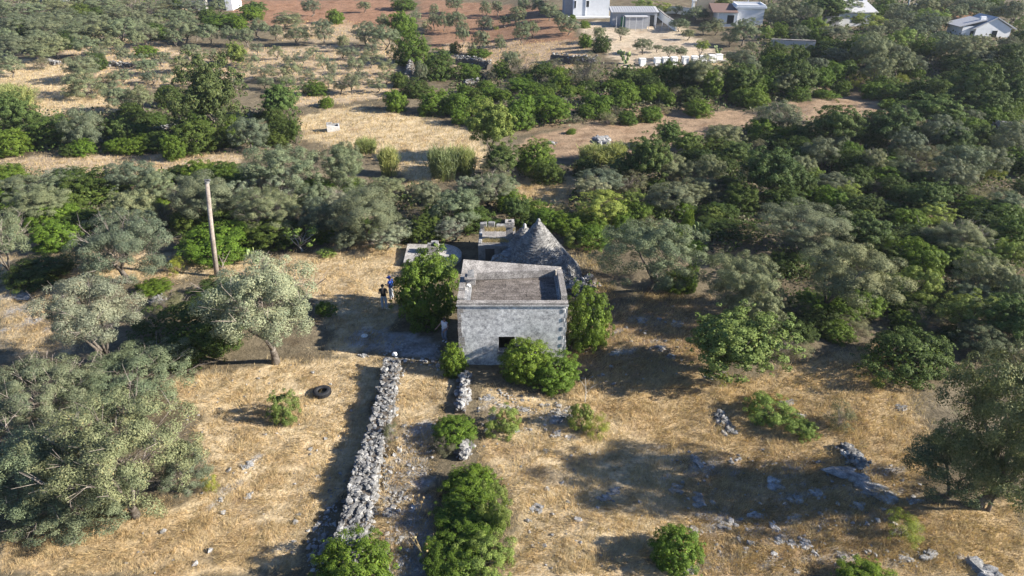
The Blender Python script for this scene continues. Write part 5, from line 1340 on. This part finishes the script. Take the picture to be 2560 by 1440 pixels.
# ------------------------------------------------------------------ people
M['skin'] = plain_mat("skin", (.42, .25, .18), .6, .05, 10)
def skinned(name, verts, edges, radii, material, parent, root=0, sub=1):
    me = bpy.data.meshes.new(name); me.from_pydata([tuple(v) for v in verts], edges, []); me.update()
    o = mesh_obj(name, me, parent, None); me.materials.append(material)
    md = o.modifiers.new("skin", 'SKIN'); md.use_smooth_shade = True
    for i, r_ in enumerate(radii):
        sv = me.skin_vertices[0].data[i]; sv.radius = (r_, r_) if not isinstance(r_, tuple) else r_; sv.use_root = (i == root)
    s = o.modifiers.new("sub", 'SUBSURF'); s.levels = sub; s.render_levels = sub
    return o
def person(px, py, face, height, label, J, shirt, trousers, shoes, hair, sleeves=.5, cap=None, long_hair=False, torso_skin=False):
    """J: joint name -> (x right, y forward, z up) for a 1.75 m figure looking along +y"""
    e = tag(empty("person", at(px, py)[0], face), label, "person", "people by the house"); e.scale = (height / 1.75,) * 3
    B = dict(pel=(0, 0, .95), wai=(0, 0, 1.10), che=(0, .01, 1.30), nec=(0, 0, 1.47), hea=(0, .02, 1.60), top=(0, .01, 1.70),
             ls=(-.18, 0, 1.40), rs=(.18, 0, 1.40), le=(-.24, -.02, 1.13), re=(.24, -.02, 1.13), lw=(-.22, .12, .92), rw=(.22, .12, .92),
             lh=(-.10, 0, .92), rh=(.10, 0, .92), lk=(-.11, .03, .50), rk=(.11, .03, .50), la=(-.12, -.02, .09), ra=(.12, -.02, .09), lt=(-.13, .14, .035), rt=(.13, .14, .035))
    B.update(J); V, E, RD, ix = [], [], [], {}
    rad = dict(pel=(.13, .095), wai=(.10, .075), che=(.115, .075), nec=.050, hea=(.078, .095), top=(.06, .075), ls=.048, rs=.048, le=.040, re=.043, lw=.030, rw=.030, lh=.085, rh=.085, lk=.058, rk=.058, la=.042, ra=.042, lt=.035, rt=.035)
    for n_, p in B.items(): ix[n_] = len(V); V.append(Vector(p)); RD.append(rad[n_])
    for pr_ in ("pel wai", "wai che", "che nec", "nec hea", "hea top", "che ls", "che rs", "ls le", "rs re", "le lw", "re rw", "pel lh", "pel rh", "lh lk", "rh rk", "lk la", "rk ra", "la lt", "ra rt"):
        a, b = pr_.split(); E.append((ix[a], ix[b]))
    for sd, w_, el in ((-1, 'lw', 'le'), (1, 'rw', 're')):
        w = Vector(B[w_]); d = (w - Vector(B[el])).normalized(); side = d.cross(Vector((0, 1, .3))).normalized()
        pi = len(V); V.append(w + d * .07); RD.append((.034, .018)); E.append((ix[w_], pi))
        for f_, (off, ln) in enumerate(((-.030, .065), (-.010, .08), (.010, .078), (.028, .06))):
            a = len(V); V += [w + d * .10 + side * off, w + d * (.10 + ln * .55) + side * off, w + d * (.10 + ln) + side * off + Vector((0, .015, -.01))]; RD += [.009, .0085, .008]; E += [(pi, a), (a, a + 1), (a + 1, a + 2)]
        a = len(V); V += [w + d * .05 - side * .045 * sd, w + d * .085 - side * .06 * sd]; RD += [.011, .009]; E += [(pi, a), (a, a + 1)]
    skinned("body", V, E, RD, M['skin'], e)
    def cloth(name, keys, edges, rr, mat_):
        vs_ = [Vector(B[k_]) if isinstance(k_, str) else Vector(B[k_[0]]).lerp(Vector(B[k_[1]]), k_[2]) for k_ in keys]
        return skinned(name, vs_, edges, rr, mat_, e)
    sl = sleeves
    cloth("shirt", ['wai', 'che', ('che', 'nec', .75), 'ls', 'rs', ('ls', 'le', sl), ('rs', 're', sl), ('wai', 'pel', .75 if not torso_skin else .1)],
          [(7, 0), (0, 1), (1, 2), (1, 3), (1, 4), (3, 5), (4, 6)], [(.160, .13), (.195, .145), .075, .09, .09, .078, .078, (.17, .14)], shirt)
    cloth("trousers", [('pel', 'wai', .4), 'pel', 'lh', 'rh', 'lk', 'rk', ('lk', 'la', .93), ('rk', 'ra', .93)],
          [(0, 1), (1, 2), (1, 3), (2, 4), (3, 5), (4, 6), (5, 7)], [(.155, .125), (.175, .135), .105, .105, .082, .082, .072, .072], trousers)
    for s_ in 'lr':
        a, t_ = Vector(B[s_ + 'a']), Vector(B[s_ + 't'])
        skinned("shoe", [a + Vector((0, -.05, -.03)), a + Vector((0, .04, -.03)), t_ + Vector((0, .02, .005))], [(0, 1), (1, 2)], [.05, .052, .045], shoes, e)
    h = Vector(B['hea'])
    hr_ = MB(); n = 14
    for i in range(9):
        th = math.pi * .60 * i / 8
        for j in range(n):
            a = 2 * math.pi * j / n; back = .5 - .5 * math.sin(a)
            t2 = th * (.72 + .45 * back)
            hr_.v.append((h.x + .098 * math.sin(t2) * math.cos(a), h.y - .008 + .116 * math.sin(t2) * math.sin(a), h.z + .035 + .108 * math.cos(t2)))
    for i in range(8):
        for j in range(n): hr_.f.append((i * n + j, i * n + (j + 1) % n, (i + 1) * n + (j + 1) % n, (i + 1) * n + j))
    hr_.build("hair", hair, e, True)
    if long_hair:
        MB().tube([h + Vector((0, -.10, .03)), h + Vector((0, -.14, -.12)), h + Vector((0, -.16, -.30)), h + Vector((0, -.15, -.46))], [.05, .065, .06, .02], 10).build("ponytail", long_hair, e, True)
    fm = MB(); fm.tube([h + Vector((0, .095, .01)), h + Vector((0, .122, -.025))], [.012, .017], 6); fm.build("nose", M['skin'], e, True)
    for sx in (-1, 1):
        MB().lathe([(.001, -.011), (.011, 0), (.001, .011)], 8).build("eye", flat_mat("eye", (.05, .04, .035)), e, loc=h + Vector((sx * .032, .100, .012)))
        MB().lathe([(.001, -.03), (.016, 0), (.001, .03)], 8).build("ear", M['skin'], e, loc=h + Vector((sx * .094, 0, 0)))
    MB().box(-.022, .022, -.004, .004, -.005, .005).build("mouth", flat_mat("lips", (.30, .13, .11)), e, loc=h + Vector((0, .108, -.055)))
    if cap:
        MB().lathe([(.112, .03), (.112, .075), (.085, .125), (.001, .145)], 16).build("cap", cap, e, True, loc=h)
        MB().prism([(-.075, .08), (.075, .08), (.06, .20), (-.06, .20)], .035, .05).build("cap_peak", cap, e, loc=h)
    return e
jeans, paleJ = flat_mat("pale jeans", (.36, .42, .50)), flat_mat("light trousers", (.50, .52, .55))
blackc, bluec, whitec, greyb = flat_mat("black cotton", (.02, .02, .024)), flat_mat("blue cotton", (.03, .09, .42)), flat_mat("white cotton", (.75, .76, .78)), flat_mat("grey blue denim", (.22, .26, .33))
dkh, tanh = flat_mat("dark hair", (.03, .022, .018)), flat_mat("light brown hair", (.40, .28, .18))
person(962, 773, .15, 1.78, "person in black t-shirt and pale jeans standing with their back turned", dict(lw=(-.16, .22, 1.02), rw=(.14, .24, 1.04), re=(.27, .02, 1.12), le=(-.27, .02, 1.12)), blackc, jeans, whitec, dkh, .5, None, tanh)
person(980, 750, 1.2, 1.74, "person in blue shirt and cap beside the green shrub", dict(lw=(-.10, .28, 1.10), rw=(.10, .28, 1.08), le=(-.26, .06, 1.14), re=(.26, .06, 1.14), hea=(0, .05, 1.585), top=(0, .06, 1.69)), bluec, paleJ, dkh, dkh, .55, bluec)
person(1114, 856, 2.6, 1.68, "woman in white top and grey jeans leaning by the house's left wall", dict(pel=(.04, -.02, .93), wai=(.01, 0, 1.09), lw=(-.20, .30, 1.02), rw=(.42, .20, 1.02), re=(.34, .02, 1.16), lk=(-.08, .10, .50), rk=(.16, .06, .50), la=(-.06, -.04, .09), ra=(.14, -.06, .09), lt=(-.06, .12, .035), rt=(.16, .10, .035)), whitec, greyb, whitec, dkh, .15, None, dkh)
# small litter
lt = tag(empty("white_bowl", at(911, 842)[0]), "small pale round dish lying on the shaded track", "dish")
MB().lathe([(.001, .03), (.13, .03), (.19, .08), (.20, .09), (.19, .05), (.14, .0), (.001, .0)], 18).build("dish", M['whitestone'], lt, True)

# ------------------------------------------------------------------ the air
hz, nt, out = nodes_of("thin haze")
pv = nt.nodes.new("ShaderNodeVolumePrincipled"); pv.inputs['Color'].default_value = (.80, .88, 1.0, 1); pv.inputs['Density'].default_value = .00018; pv.inputs['Anisotropy'].default_value = .2
nt.links.new(pv.outputs[0], out.inputs['Volume'])
tag(MB().box(-4100, 4100, -60, 2700, -3, 60).build("haze", hz), "thin bluish summer haze in the air", "haze", kind="stuff")

for o in COL.objects:                       # walls that stand in the landscape are things of their own
    if o.parent is None and o.name.split('.')[0].endswith('wall') and "category" in o: o["kind"] = "thing"
